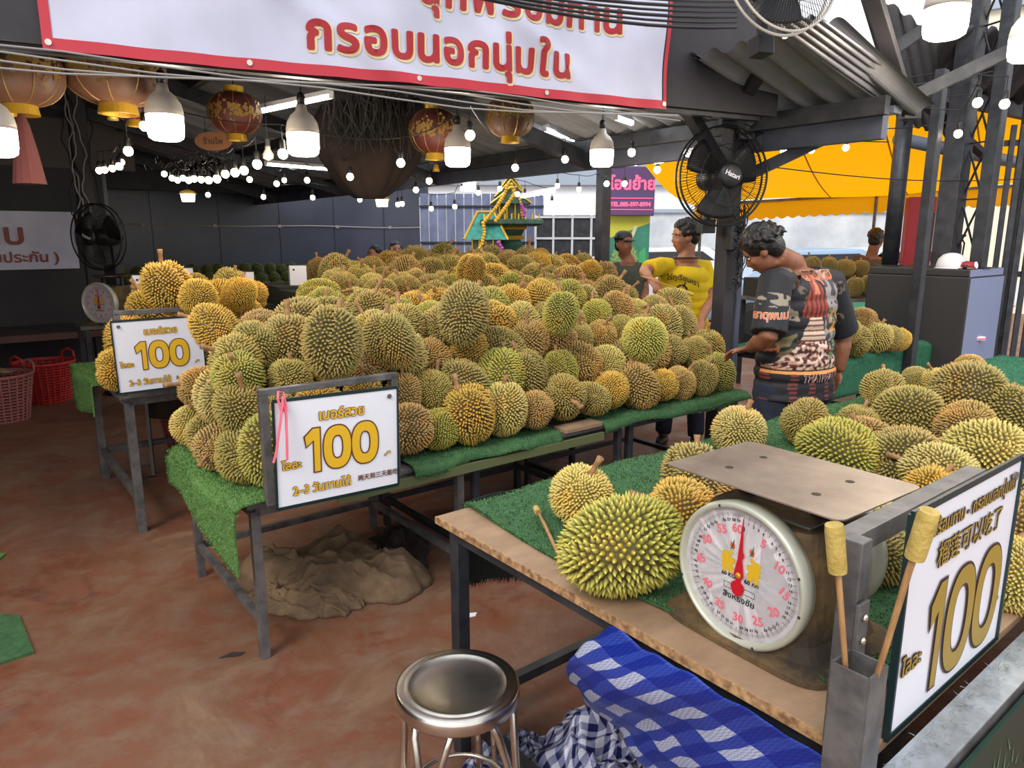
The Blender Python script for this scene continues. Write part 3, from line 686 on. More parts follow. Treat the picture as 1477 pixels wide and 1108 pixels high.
# loose mats on the floor at the frame's left edge
mt_ = thing('turf_offcut', 'turf offcut lying on the red floor at the left edge of the view', 'turf', (-2.05, 2.5, .0))
MB().prism([(.15, .05), (-.15, -.22), (-.5, -.1), (-.45, .35), (-.1, .33)], .012).build('turf_sheet', M['turf'], mt_)
o_ = thing('turf_offcut', 'smaller turf offcut farther along the left edge of the floor', 'turf', (-2.74, 3.2, .0))
MB().prism([(.14, .05), (-.05, -.15), (-.4, -.1), (-.4, .3), (.1, .25)], .012).build('turf_sheet', M['turf_light'], o_)

# ================================================================= DURIAN HEAPS
M['riser'] = mat('dark_riser', rgb(40, 40, 30), .9)
def riser(label, rows, u0, u1, ztab, lift=lambda u: 0):
    t = thing('display_riser', label, 'riser', UV(0, 0), ANG, None)
    for k, (v, z, *_) in enumerate(rows):
        if z <= ztab+.03: continue
        v1 = rows[k+1][0]-.085 if k+1 < len(rows) else v+.1
        MB().box(((u0+u1)/2, (v-.085+v1)/2, (ztab+z)/2+.001), (u1-u0, v1-(v-.085), z-ztab-.002)).build('step', M['riser'], t)
def heap(rows, u0, u1, sp, group, where, seed, lift=lambda u: 0, tints=None, sink=.0, skip=lambda u, v: False, bright=1.0, rowname=None):
    global NDUR
    g = random.Random(seed)
    for ri, (v, z) in enumerate(rows):
        n = int((u1-u0)/sp); off = (ri % 2)*sp*.5; ci = 0
        for k in range(n):
            u = u0+off+k*sp+g.uniform(-.03, .03); vv = v+g.uniform(-.025, .025)
            if u > u1 or skip(u, v): continue
            sc = g.uniform(.95, 1.30); zz = z+lift(u)+.096*sc+g.uniform(0, .03)-sink
            tn = g.choice(tints or ['olive', 'olive', 'olive', 'brown', 'green', 'pale', 'golden']); ci += 1
            p = UV(u, vv, zz)
            durian(p, sc, tn, '%s durian, %s from left in %s of the %s' % ({'olive': 'dull olive', 'green': 'yellow-green', 'golden': 'golden', 'brown': 'tan-brown', 'pale': 'pale yellow'}[tn], ordn(ci), (rowname or (lambda r: 'front row' if r == 0 else ordn(r+1)+' row'))(ri), where), group, bright=bright)
            NDUR += 1
rows1 = [(.12, .665), (.27, .80), (.42, .925), (.57, 1.03), (.74, 1.10)]
riser('dark stepped riser under the front durian heap', rows1, .20, 3.1, ZA)
ends = lambda u: -.10*smoothstep(2.2, 3.0, u)
heap(rows1, .15, 3.22, .19, 'durians piled on the front tables', 'front heap', 11, lambda u: 0, skip=lambda u, v: (u > 2.95 and v > .6))
rows2 = [(1.74, .80), (1.90, .92), (2.06, 1.03), (2.24, 1.12), (2.44, 1.17)]
riser('dark stepped riser under the golden durians behind the small price sign', rows2, .12, 1.0, ZB_)
heap(rows2, -.08, 1.02, .20, 'durians on the raised left table', 'left heap', 12, skip=lambda u, v: (v > 2.0 and u < .12) or (v > 2.3 and u < .28), tints=['golden', 'golden', 'pale', 'golden', 'brown', 'olive'], bright=1.12)
rows3 = [(1.12, 1.10), (1.38, 1.155), (1.64, 1.20), (1.92, 1.235), (2.22, 1.26), (2.54, 1.28), (2.88, 1.285)]
riser('dark stepped riser under the rear durian heap', rows3, 1.08, 3.3, ZB_)
LF = lambda u: -.075*(1-smoothstep(1.5, 2.9, u)); SK = lambda u, v: u < .80+(v-1.12)*.42
heap(rows3[:2], .86, 2.95, .19, 'durians piled on the rear tables', 'rear heap', 13, LF, skip=SK)
heap(rows3[2:], 1.06, 3.78, .187, 'durians piled on the rear tables', 'rear heap', 14, LF, skip=SK, rowname=lambda r: ordn(r+3)+' row', tints=['olive', 'olive', 'green', 'pale', 'golden', 'olive', 'brown'], bright=.92)
# a few crowning fruit named on their own
def place(px_, py_, zc_, w, tint, label, kind=None, rot=None, bright=1.0, group=None):
    """fruit centred on the ray through (px,py) at height zc_ ; w = its width in metres"""
    global NDUR; NDUR += 1
    p = P(px_, py_, zc_); return durian(p, w/.205, tint, label, group, rot, kind, bright)
gT = 'durians crowning the heaps'
place(243, 418, 1.34, .27, 'golden', 'big golden durian with upright stem crowning the left heap', 0, (R(8), R(-10), .5), 1.15, gT)
place(285, 430, 1.30, .22, 'golden', 'golden durian tucked behind the big stemmed one on the left heap', 3, None, 1.1, gT)
place(680, 392, 1.40, .20, 'golden', 'bright orange-gold durian standing highest in the middle of the rear heap', 0, (R(10), 0, 1), 1.0, gT)
place(668, 450, 1.27, .26, 'olive', 'large olive durian lying across the crest of the front heap with its stem up', 2, (R(35), R(20), 2), .95, gT)
place(565, 490, 1.17, .245, 'olive', 'large oval durian leaning on the front heap between the low price sign and the crest', 7, (R(12), R(-12), .4), .95, gT)
place(480, 500, 1.19, .26, 'olive', 'large deeply lobed olive durian above the low price sign', 4, (R(12), R(8), 2.0), .95, gT)
place(808, 455, 1.23, .20, 'green', 'bright yellow-green ribbed durian in the middle of the front heap', 4, (R(5), 0, 3), 1.1, gT)
place(930, 487, 1.18, .22, 'green', 'smooth-spined green durian standing upright near the boy in yellow', 3, (R(-5), R(5), 1), 1.05, gT)
place(345, 425, 1.28, .22, 'golden', 'golden durian with thin stem at the middle of the left heap', 1, (R(15), 0, 2.2), 1.1, gT)
place(598, 370, 1.475, .19, 'olive', 'olive durian on the skyline of the rear heap below the two dark-haired people', 2, None, .9, gT)

gE = 'durians stacked at the left end of the front table'
for k_, (u_, v_, z_, s_, tn_, lb_) in enumerate(((.07, .22, .77, 1.1, 'olive', 'olive durian lowest at the turf end behind the larger low price sign'), (.05, .43, .77, 1.0, 'brown', 'tan durian second from the aisle at the turf end of the front table'), (.08, .66, .77, 1.1, 'olive', 'olive durian in the middle of the turf end of the front table'), (.06, .87, .77, 1.05, 'pale', 'pale durian farthest along the turf end of the front table'),
        (.11, .34, .94, 1.1, 'olive', 'olive durian in the second tier at the turf end, nearest the aisle'), (.10, .56, .95, 1.15, 'pale', 'pale tan durian in the second tier at the middle of the turf end'), (.11, .79, .95, 1.1, 'brown', 'tan durian in the second tier at the far side of the turf end'), (.16, .50, 1.12, 1.1, 'olive', 'olive durian topping the turf end stack of the front table'))):
    NDUR += 1; durian(UV(u_, v_, z_), s_, tn_, lb_, gE)
# right-middle table
gm = 'durians on the teal table behind the man'
for x, y, z, w, tn, lb in ((1232, 492, .90, .25, 'olive', 'olive durian nearest the man on the teal table'), (1262, 487, .90, .25, 'pale', 'pale durian, second from the man on the teal table'),
        (1243, 462, 1.02, .20, 'brown', 'tan durian stacked on top of the teal table group'), (1283, 488, .89, .20, 'olive', 'olive durian, third from the man on the teal table'),
        (1297, 490, .875, .18, 'golden', 'golden durian beside the electronic scale, last on the teal table'), (1222, 478, 1.0, .19, 'olive', 'olive durian behind the sleeve of the man on the teal table')):
    place(x, y, z, w, tn, lb, group=gm)
# near table, one by one
gn = 'loose durians on the near table'
E3 = [
 (840, 714, .895, .20, 'pale', 'small pale durian lying at the turf corner of the near table', 3, (R(20), R(10), .3), 1.1),
 (900, 786, .925, .245, 'green', 'big two-lobed yellow-green durian beside the dial scale, stem pointing at it', 2, (R(20), R(78), R(5)), 1.12),
 (988, 748, .895, .20, 'golden', 'golden-brown durian between the two-lobed one and the dial scale', 5, (R(60), 0, 4.5), 1.0),
 (1003, 695, .885, .20, 'olive', 'olive durian half hidden under the left corner of the scale plate', 0, None, 1.0),
 (1066, 620, .90, .215, 'pale', 'round pale durian alone on the turf above the scale plate', 3, (R(15), 0, 1.2), 1.12),
 (1070, 716, .87, .16, 'brown', 'small tan durian peeping out beneath the scale plate', 6, None, .9),
 (1163, 611, .90, .20, 'olive', 'oval durian right of the round pale one, lying on its side', 5, None, 1.0),
 (1212, 652, .90, .25, 'green', 'long green durian lying behind the right corner of the scale plate', 7, (R(88), 0, R(40)), 1.05),
 (1238, 612, .89, .18, 'olive', 'small durian with an upright stem behind the long green one', 3, (R(8), R(8), 0), 1.0),
 (1296, 662, .90, .215, 'olive', 'durian with its stem pointing right in the middle of the near pile', 0, (R(5), R(82), R(-10)), 1.0),
 (1255, 640, .88, .19, 'brown', 'tan durian wedged between the long green one and the middle of the near pile', 4, None, .95),
 (1307, 598, .93, .25, 'olive', 'broad dark olive durian in the middle row of the near pile', 5, (R(85), 0, 1.1), .9),
 (1272, 563, .91, .19, 'olive', 'durian at the back of the near pile beside the aisle', 0, None, 1.0),
 (1322, 548, .88, .16, 'olive', 'small durian second along the back of the near pile', 3, None, 1.0),
 (1350, 552, .88, .16, 'pale', 'small pale durian third along the back of the near pile', 6, None, 1.0),
 (1390, 562, 1.02, .24, 'olive', 'large olive durian on top of the near pile, stem pointing right', 0, (R(10), R(95), R(-25)), 1.0),
 (1392, 616, .93, .21, 'brown', 'tan durian in front of the topmost one on the near pile', 1, None, 1.0),
 (1396, 532, .90, .18, 'brown', 'farthest tan durian at the back corner of the near pile', 3, None, 1.0),
 (1418, 655, .93, .24, 'pale', 'large pale durian just above the big right price sign', 2, (R(80), 0, .5), 1.05),
 (1357, 685, .91, .20, 'pale', 'pale durian left of the big right price sign', 0, None, 1.0),
 (1345, 712, .88, .17, 'golden', 'orange-brown durian at the top left corner of the big right price sign', 6, None, .95),
 (1462, 606, .93, .22, 'olive', 'dark durian cut by the right edge of the view above the big price sign', 4, None, .9),
 (1474, 668, .92, .20, 'pale', 'pale durian at the right edge of the view beside the top of the price sign', 1, None, 1.0),
 (1232, 752, .89, .20, 'pale', 'durian behind the dial scale housing, below its plate', 7, None, 1.0),
 (1262, 800, .87, .17, 'olive', 'lower durian squeezed between the dial scale and the steel sign post', 5, None, .95),
 (1472, 765, .88, .20, 'brown', 'tan durian behind the right side of the big price sign', 6, None, 1.0),
 (1470, 830, .87, .18, 'pale', 'durian nearest the panel edge, behind the big price sign', 1, None, 1.0),
 (1440, 590, .90, .19, 'olive', 'olive durian under the stem of the topmost one on the near pile', 3, None, .9),
]
for x, y, z, w, tn, lb, kd, rt, br in E3: place(x, y, z, w, tn, lb, kd, rt, br, gn)

# back right stand: low round fruit in two tiers on a green-fronted table, farther off
bk = thing('green_fronted_table', 'table with a pale green printed front carrying dark durians behind the man', 'table', Q(1150, 430, 7.3).xy.to_3d(), R(12))
MB().box((.35, .35, .98), (1.2, .8, .04)).build('tabletop', M['greytop'], bk)
M['mint'] = mat('mint_print', rgb(110, 200, 160), .5, 0, rgb(70, 170, 120), 2)
MB().box((.35, -.06, .66), (1.2, .02, .62)).build('front_panel', M['mint'], bk)
for x in (-.2, .9):
    for y in (.0, .7): MB().box((x, y, .48), (.04, .04, .96)).build('leg', M['darksteel'], bk)
MB().box((.35, .48, 1.10), (1.15, .4, .20)).build('riser', M['riser'], bk)
g = random.Random(21)
cnt = 0
for ri, (zz, yy) in enumerate(((1.10, .08), (1.30, .36))):
    for k in range(6):
        p = Vector(bk.location)+Matrix.Rotation(R(12), 3, 'Z') @ Vector((-.12+k*.205+g.uniform(-.02, .02)+ri*.08, yy, zz+g.uniform(-.01, .02)))
        cnt += 1; NDUR += 1
        durian(p, g.uniform(.9, 1.05), 'olive', 'dark green durian, %s from left in the %s tier of the green-fronted table' % (ordn(k+1), ('lower', 'upper')[ri]), 'durians on the green-fronted table', (R(g.uniform(-15, 15)), 0, g.uniform(0, 6)), bright=.8)
print('durians', NDUR)
# far small dark durians against the back wall: many, a few pixels each
lo = husk_mesh(31, n=150, r0=.085, sides=4, hs=.012); stf = MB(); me = lo
lv = [tuple(v.co) for v in lo.vertices]; lf = [tuple(p.vertices) for p in lo.polygons]
fw = UV(1.15, 8.75)
ftb = thing('far_table', 'low dark table along the slate back wall under small dark durians', 'table', (fw.x, fw.y, 0), ANG)
MB().box((2.2, .4, .72), (4.3, .9, .04)).build('tabletop', M['greytop'], ftb)
MB().box((2.2, .4, .36), (4.2, .7, .68)).build('base', M['riser'], ftb)
g = random.Random(22); tipv = [d.value for d in lo.attributes['tip'].data]; tips = []
Rz = Matrix.Rotation(ANG, 3, 'Z')
for ri in range(3):
    for k in range(21):
        c = Vector((fw.x, fw.y, 0))+Rz @ Vector((.12+k*.2+g.uniform(-.02, .02), .12+ri*.22, 1.02*0+.83+ri*.13+g.uniform(0, .05)))
        rm = Matrix.Rotation(g.uniform(0, 6), 3, 'Z') @ Matrix.Rotation(g.uniform(-.5, .5), 3, 'X')
        stf.add([rm @ Vector(v)+c for v in lv], lf); tips += tipv
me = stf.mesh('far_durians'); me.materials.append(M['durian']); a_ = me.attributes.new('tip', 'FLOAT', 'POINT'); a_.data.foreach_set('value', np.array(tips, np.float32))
o = link('far_durians', me); o.color = (*[c*.62 for c in rgb(150, 165, 80)[:3]], 1); o['kind'] = 'stuff'; tag(o, 'mass of small dark green durians piled along the slate back wall', 'durians')

# ================================================================= SIGNS
def ring(cx, cy, rx, ry, n=40, pw=2.4):
    return [(cx+rx*abs(math.cos(t))**(2/pw)*(1 if math.cos(t) > 0 else -1), cy+ry*abs(math.sin(t))**(2/pw)*(1 if math.sin(t) > 0 else -1)) for t in [2*PI*i/n for i in range(n)]]
def zero(b, cx, cy, rx, ry, th, grow, fn, y):
    o = ring(cx, cy, rx+grow, ry+grow); i = ring(cx, cy, rx-th-grow, ry-th*1.15-grow); n = len(o)
    b.add([fn(x, z, y) for x, z in o+i], [(k, (k+1) % n, n+(k+1) % n, n+k) for k in range(n)])
def one(b, cx, cy, w, h, grow, fn, y, sk=0):
    s = w*.5; t = h/2
    poly = [(s*.1, -t), (s, -t), (s, t), (-s*.05, t), (-s*1.25, t*.66), (-s*1.05, t*.22), (s*.1, t*.48)]
    g = grow; off = [(-g, -g), (g, -g), (g, g), (-g*.3, g), (-g*1.2, g*.4), (-g*.6, -g*1.5), (-g, -g*1.6)]
    b.add([fn(cx+x+ox, cy+z+oz, y) for (x, z), (ox, oz) in zip(poly, off)], [tuple(range(7))])
def price_sign(label, loc, w, h, rz, top=True, tilt=0, kind=0):
    t = thing('price_sign', label, 'sign', loc, rz, rot=(0, tilt, rz))
    MB().box((w/2, .004, h/2), (w, .006, h)).build('board', M['white'], t, bevel=.001)
    fb = MB()
    for a, b in (((0, 0), (w, 0)), ((0, h), (w, h)), ((0, 0), (0, h)), ((w, 0), (w, h))): fb.bar((a[0], .002, a[1]), (b[0], .002, b[1]), .006, .012)
    fb.build('edge_trim', M['navy'], t)
    fn = lambda x, y, l=0: (x, -l, y)
    k = w/.47; cy = h*.50 if kind == 0 else h*.34
    Y_, B_ = (M['tyel'], M['tbrown']) if kind == 0 else (M['tyel2'], M['tdark'])
    rx, ry = (.052 if kind == 0 else .062)*k, (.078 if kind == 0 else .100)*k; th = .030*k; x1 = .135*k
    if kind: x1 = .14*k
    for gr, m_, lift, nm in ((.005*k, B_, .0015, 'digit_outline'), (0, Y_, .0025, 'digit')):
        for q in range(3):
            b = MB(); f2 = lambda x, z, y: fn(x, z, y)
            if q == 0: one(b, x1, cy, .048*k, 2*ry, gr, f2, lift)
            else: zero(b, x1+(.09 if kind == 0 else .102)*k+(q-1)*(2*rx+.004*k), cy, rx, ry, th, gr, f2, lift+.0002*q)
            b.build(nm, m_, t)
    T = lambda s, z, x, y, bold=.0014, sx=1: (lettering('lettering_outline', s, z*k, B_, t, fn, bold*1.9*k, (x*k, y), sx, .0015), lettering('lettering', s, z*k, Y_, t, fn, bold*.7*k, (x*k, y), sx, .003))
    if kind == 0:
        T('เบอร์สวย', .052, .245, h-.085*k, .0016, .95)
        T('โลละ', .040, .055, h*.36, .0014)
        T('.-', .05, .425, h*.33, .0014)
        T('2–3 วันทานได้', .044, .165, .040*k, .0014, .92)
        lettering('lettering', '两天到三天能吃', .024*k, B_, t, fn, .0006, (.385*k, .048*k), 1, .002)
    else:
        T('สุกพร้อมทาน - กรอบนอกนุ่มใน', .036, .235, h-.055*k, .0011, .95)
        lettering('lettering_outline', '榴莲可以吃了', .048*k, B_, t, fn, .0016, (.25*k, h-.115*k), 1, .0015)
        lettering('lettering', '榴莲可以吃了', .048*k, Y_, t, fn, .0004, (.25*k, h-.115*k), 1, .003)
        T('โลละ', .042, .055, h*.27, .0014)
        T('.-', .055, .425, h*.24, .0014)
    for x in (.035*k, w-.035*k):
        MB().lathe([(.004, 0), (.009, 0), (.009, .003), (.004, .003)], 12, (x, -.002, h-.03*k), Matrix.Rotation(R(90), 3, 'X')).build('grommet', M['steel'], t)
    return t
def sign_frame(label, loc, rz, w, z0, z1, m, low=0.0):
    t = thing('sign_frame', label, 'frame', loc, rz)
    MB().box((0, 0, (z0+z1)/2-low/2), (.032, .032, z1-z0+low)).build('upright', m, t, bevel=.002)
    MB().box((w, 0, (z0+z1)/2), (.028, .032, z1-z0)).build('upright', m, t, bevel=.002)
    MB().box((w/2, 0, z1), (w+.03, .032, .025)).build('top_rail', m, t, bevel=.002)
    MB().box((w/2, 0, z0), (w+.03, .032, .025)).build('bottom_rail', m, t, bevel=.002)
    return t
sM = Vector((-.815, 2.33, .695))
price_sign('larger low price sign reading 100 at the front heap corner, tied with pink string', sM, .475, .385, ANG, tilt=R(1.5))
fM = UV(.075, -.035); sign_frame('steel frame holding the larger low price sign at the corner of the front table', (fM.x, fM.y, 0), ANG, .53, .66, 1.075, M['steel'])
rb = thing('pink_string', 'pink plastic string tied round the top left of the larger low price sign', 'string', sM+Vector((0, 0, .38)))
for pts in ([(.04, -.012, .02), (.035, -.02, .0), (.02, -.03, -.06), (.0, -.03, -.16), (-.012, -.028, -.2)], [(.04, -.012, .0), (.045, -.02, -.04), (.038, -.03, -.12), (.035, -.028, -.2)], [(.02, -.02, .015), (.03, .0, .035), (.05, .01, .03), (.05, -.018, -.03), (.03, -.022, -.03), (.02, -.02, .015)]):
    MB().tube([Rz @ Vector(p) for p in pts], .0045, 6).build('strand', mat('pink_plastic', rgb(240, 110, 130), .4) if 'pinkp' not in M else M['pinkp'], rb)
sL = Vector((-2.03, 3.585, .83))
price_sign('smaller price sign reading 100 at the end of the left heap above bare legs', sL, .435, .375, ANG, tilt=R(-.5))
fL = UV(-.10, 1.60); sign_frame('steel frame carrying the smaller price sign on the left table corner', (fL.x, fL.y, 0), ANG, .5, .80, 1.24, M['steel'])
sR = Vector((.622, 1.035, .805))
price_sign('largest price sign reading 100 standing at the panel edge of the near table', sR, .485, .395, ANG, kind=1)
# blank backs of signs seen behind the left heap
for i, (x, y, Yd, w, lb) in enumerate(((222, 408, 4.75, .26, 'back sign half hidden behind the big golden durian'), (345, 403, 5.0, .20, 'small white sign standing between the two stemmed golden durians'), (430, 393, 5.3, .12, 'small white sign at the start of the rear heap'), (262, 397, 5.2, .16, 'white sign corner showing above the golden durian on the left heap'))):
    p = Q(x, y, Yd); t = thing('small_sign', lb, 'sign', (p.x, p.y, 0), R(8))
    MB().box((0, 0, p.z-.05), (w, .006, .20)).build('board', M['white'], t)
    MB().box((0, .004, p.z+.052), (w+.01, .012, .01)).build('top_edge', M['navy'], t)
    MB().box((-w/2, .01, p.z/2), (.02, .02, p.z+.1)).build('post', M['steel'], t)
    MB().lathe([(.001, 0), (.008, 0), (.008, .003)], 8, (-w/2+.03, -.005, p.z+.02), Matrix.Rotation(R(90), 3, 'X')).build('grommet', M['ink'], t)

# ================================================================= near corner: post, mallets, panel
cp = Q(1240, 957, .97); ztube = cp.z; cp.z = 0
np_ = thing('corner_post', 'square steel post at the near table corner holding two mallets', 'post', cp, ANG)
lp_ = MB(); 
def sqtube(z0, z1, w, c=(0, 0)):
    b = MB(); t_ = .004
    for dx, dy, sx_, sy_ in ((w/2, 0, t_, w), (-w/2, 0, t_, w), (0, w/2, w, t_), (0, -w/2, w, t_)): b.box((c[0]+dx, c[1]+dy, (z0+z1)/2), (sx_, sy_, z1-z0))
    return b
sqtube(0, ztube, .056).build('lower_tube', M['steel'], np_)
MB().box((.066, .052, (ztube+1.155)/2-.1), (.034, .034, 1.155-ztube+.2)).build('upper_tube', M['steel'], np_, bevel=.002)
MB().box((.055, .028, ztube+.02), (.035, .006, .10)).build('bolt_plate', M['steel'], np_, bevel=.001)
for z in (ztube+.005, ztube+.045): MB().ball((.055, .022, z), (.007, .004, .007), 8).build('bolt', M['chrome'], np_)
MB().bar((.06, .075, 1.135), (.62, .075, 1.135), .035).build('top_rail', M['steel'], np_)
MB().box((.60, .09, .97), (.03, .03, .34)).build('far_upright', M['steel'], np_)
def mallet(label, a, b, hl=.075, hr=.0135, rr=.0045):
    a, b = Vector(a), Vector(b); d = (b-a); q = d.to_track_quat('Z', 'Y'); t = thing('tapping_mallet', label, 'mallet', a, rot=q.to_euler()); L_ = d.length
    MB().tube([(0, 0, 0), (.001, 0, L_*.3), (-.001, .001, L_*.7), (0, 0, L_-hl*.5)], [rr, rr*.95, rr*1.05, rr], 10).build('handle', M['stick'], t, True)
    MB().lathe([(.001, L_-hl), (hr*.96, L_-hl), (hr, L_-hl*.9), (hr*1.02, L_-.01), (hr*.95, L_), (.001, L_)], 20).build('head', M['mallet'], t, False)
    return t
pa_ = Vector((cp.x-.014, cp.y+.0, ztube-.05)); hb = Q(1203, 757, cp.y+.0)
mallet('rubber-headed tapping mallet standing upright in the steel tube', pa_, hb)
pb_ = Vector((cp.x+.012, cp.y-.014, ztube-.05)); hb2 = Q(1341, 737, .90)
mallet('tapping mallet leaning right across the big price sign', pb_, hb2)
ma, mb_ = P(822, 832, .812), P(773, 733, .835)
mallet('thin tapping stick with a small head lying on the plywood and turf edge', ma, mb_, .03, .010, .005)
rim = thing('panel_rim', 'silver angle-iron rim along the near edge of the near table', 'rim', UV(.22, -2.175), ANG)
MB().box((1.2, -.005, .80), (2.4, .060, .004)).build('top_flange', mat('silver_rim', rgb(185, 192, 200), .35, .6, rgb(150, 156, 160), 20), rim)
MB().box((1.2, -.028, .775), (2.4, .004, .05)).build('side_flange', M['steel'], rim)
tr = MB(); random.seed(9)
for k in range(900):
    x = random.uniform(0, 2.3); y = random.gauss(.004, .010); p = Vector((x, y, .803)); d = Vector((random.uniform(-.02, .02), random.uniform(-.012, .012), random.uniform(.0, .02)))
    tr.add([p, p+Vector((.0025, .001, 0)), p+d], [(0, 1, 2)])
o_ = tr.build('dust_fluff', mat('lint', rgb(150, 155, 152), .9), rim); o_['kind'] = 'stuff'
pn = thing('front_panel', 'dark green printed panel hanging below the silver rim of the near table', 'panel', UV(.22, -2.215), ANG)
MB().box((1.2, 0, .42), (2.4, .008, .70)).build('panel_sheet', M['greenpanel'], pn)
pg = MB(); random.seed(12)
for k in range(260):
    x = .32+abs(random.gauss(0, .16)); z = .40+random.gauss(0, .12); a = random.uniform(.6, 2.2); l = random.uniform(.02, .05)
    pg.add([(x, -.0055, z), (x+.006, -.0055, z), (x+l*math.cos(a), -.0055, z+l*math.sin(a))], [(0, 1, 2)])
o_ = pg.build('leaf_print', mat('print_leaf_green', rgb(96, 138, 108), .5), pn); o_['kind'] = 'stuff'

# ================================================================= dial scale
def dial_scale(loc, rz, label, s=1.0, detail=True):
    t = thing('dial_scale', label, 'scale', loc, rz)
    BR = M['rust']
    prof = [(.20, .165, .0), (.20, .165, .010), (.165, .135, .022), (.150, .125, .05), (.140, .118, .16), (.130, .112, .262), (.125, .108, .270)]
    b = MB(); n = 28
    def rr(hx, hy, z):
        o = []
        for i in range(n):
            a = 2*PI*i/n; c, s_ = math.cos(a), math.sin(a); o.append((hx*abs(c)**.35*(1 if c > 0 else -1), hy*abs(s_)**.35*(1 if s_ > 0 else -1), z))
        return o
    for hx, hy, z in prof: b.v += rr(hx*s, hy*s, z*s)
    for k in range(len(prof)-1): b.f += [(k*n+i, k*n+(i+1) % n, (k+1)*n+(i+1) % n, (k+1)*n+i) for i in range(n)]
    b.f += [tuple(range(n))[::-1], tuple((len(prof)-1)*n+i for i in range(n))]
    b.build('housing', BR, t, bevel=0)
    MB().box((0, 0, .273*s), (.21*s, .16*s, .006*s)).build('top_cover', M['steel'], t, bevel=.002)
    for x in (-.085, .085): MB().box((x*s, 0, .277*s), (.04*s, .03*s, .004*s)).build('slot', M['ink'], t)
    for x in (-.085, .085):
        MB().box((x*s, 0, .305*s), (.022*s, .014*s, .06*s)).build('plate_support', M['darksteel'], t)
    if detail:
        b = MB(); w, h_, r = .20*s, .15*s, .02*s; pts = []
        for cx, cy, a0 in ((w-r, h_-r, 0), (-w+r, h_-r, 90), (-w+r, -h_+r, 180), (w-r, -h_+r, 270)):
            for k in range(5): a = R(a0+k*22.5); pts.append((cx+r*math.cos(a), cy+r*math.sin(a)))
        b.prism(pts, .003, lambda x, y, z: (x, y, .336*s+z)); b.build('weighing_plate', M['plate'], t)
        for x, y in ((-.10, -.06), (-.10, .06), (.10, -.06), (.10, .06)):
            MB().lathe([(.001, .3395*s), (.009, .3395*s), (.007, .3402*s), (.001, .3402*s)], 12, (x*s, y*s, 0)).build('rivet_mark', M['rust'], t)
    else:
        MB().lathe([(.001, .33*s), (.10*s, .335*s), (.13*s, .35*s), (.132*s, .352*s), (.10*s, .338*s), (.001, .333*s)], 28).build('pan', M['chrome'], t, True)
    RX = Matrix.Rotation(R(90), 3, 'X')
    cz = .156*s; rd = .143*s
    for sd, y0 in ((1, -.132*s), (-1, .132*s)):
        mt = RX if sd == 1 else Matrix.Rotation(R(-90), 3, 'X')
        c0 = (0, y0, cz)
        if sd == -1 and not detail: continue
        MB().lathe([(rd*.9, -.02*s), (rd*1.03, -.02*s), (rd*1.06, .004*s), (rd*1.05, .016*s), (rd*1.0, .021*s), (rd*.972, .019*s), (rd*.958, .010*s), (rd*.955, .006*s)], 64, c0, mt, cap=False).build('dial_rim', M['rimgrey'], t, True)
        MB().lathe([(.0005, .006*s), (rd*.957, .006*s)], 64, c0, mt).build('dial_face', M['dialwhite'], t)
        for a in (20, 110, 200, 290, 350): MB().ball((math.cos(R(a))*rd*1.0, y0-sd*.021*s, cz+math.sin(R(a))*rd*1.0), (.003*s, .002*s, .003*s), 8).build('rim_screw', M['darksteel'], t)
        if sd == -1: continue
        yf = y0-.0065*s
        KD = 1.14
        fn = lambda x, z, l=0: (x*KD, yf-l*s, cz+z*KD)
        pol = lambda r, d: (r*math.sin(R(d)), r*math.cos(R(d)))
        tk = MB()
        for k in range(300):
            d = k*1.2; l = .010 if k % 25 == 0 else (.0075 if k % 5 == 0 else .0055); wd = .0008 if k % 5 == 0 else .0003
            a, c = pol((.111-l)*s, d), pol(.111*s, d); nx, nz = math.cos(R(d))*wd/2, -math.sin(R(d))*wd/2
            tk.add([fn(a[0]-nx, a[1]-nz, .0004), fn(a[0]+nx, a[1]+nz, .0004), fn(c[0]+nx, c[1]+nz, .0004), fn(c[0]-nx, c[1]-nz, .0004)], [(0, 1, 2, 3)])
        tk.build('tick_marks', M['darksteel'], t)['kind'] = 'stuff'
        for i in range(1, 13):
            d = i*30-(7 if i == 12 else 0); cx, cz_ = pol(.083*s, d-1)
            ca, sa = math.cos(R(-(d if i not in () else 0)*.0)), 0
            rot_ = R(-d*.0) ; dd = -d if d <= 90 else (-d+360 if d >= 270 else -d+180)
            dd = dd*.35; c_, s_ = math.cos(R(dd)), math.sin(R(dd))
            lettering('dial_number', str(i*5), .022*s, M['pink'], t, lambda x, y, l: fn(cx+x*c_-y*s_, cz_+x*s_+y*c_-.007*s, l), .0007*s, (0, 0), 1, .0006)
        for i in range(0, 60):
            if i % 5 == 0 and i: continue
            d = i*6; cx, cz_ = pol(.0985*s, d); 
            c_, s_ = math.cos(R(-d*.0)), 0
            lettering('minor_number', str(i), .0075*s if i else .014*s, M['ink'], t, lambda x, y, l: fn(cx*(1 if i else .85)+x, cz_*(1 if i else .85)+y-.003*s, l), .0002*s, (0, 0), 1, .0006, shift=4)
        # guilloche rings
        gb = MB()
        for k in range(36):
            d = k*10; r0, r1 = .036*s, .056*s; N_ = 10
            for q in range(N_):
                a = pol(r0+(r1-r0)*q/N_, d+q*4); c = pol(r0+(r1-r0)*(q+1)/N_, d+(q+1)*4); w = .0004*s
                gb.add([fn(a[0]-w, a[1], .0003), fn(a[0]+w, a[1], .0003), fn(c[0]+w, c[1], .0003), fn(c[0]-w, c[1], .0003)], [(0, 1, 2, 3)])
        gb.build('guilloche', mat('pale_grey_print', rgb(175, 185, 185), .5), t)['kind'] = 'stuff'
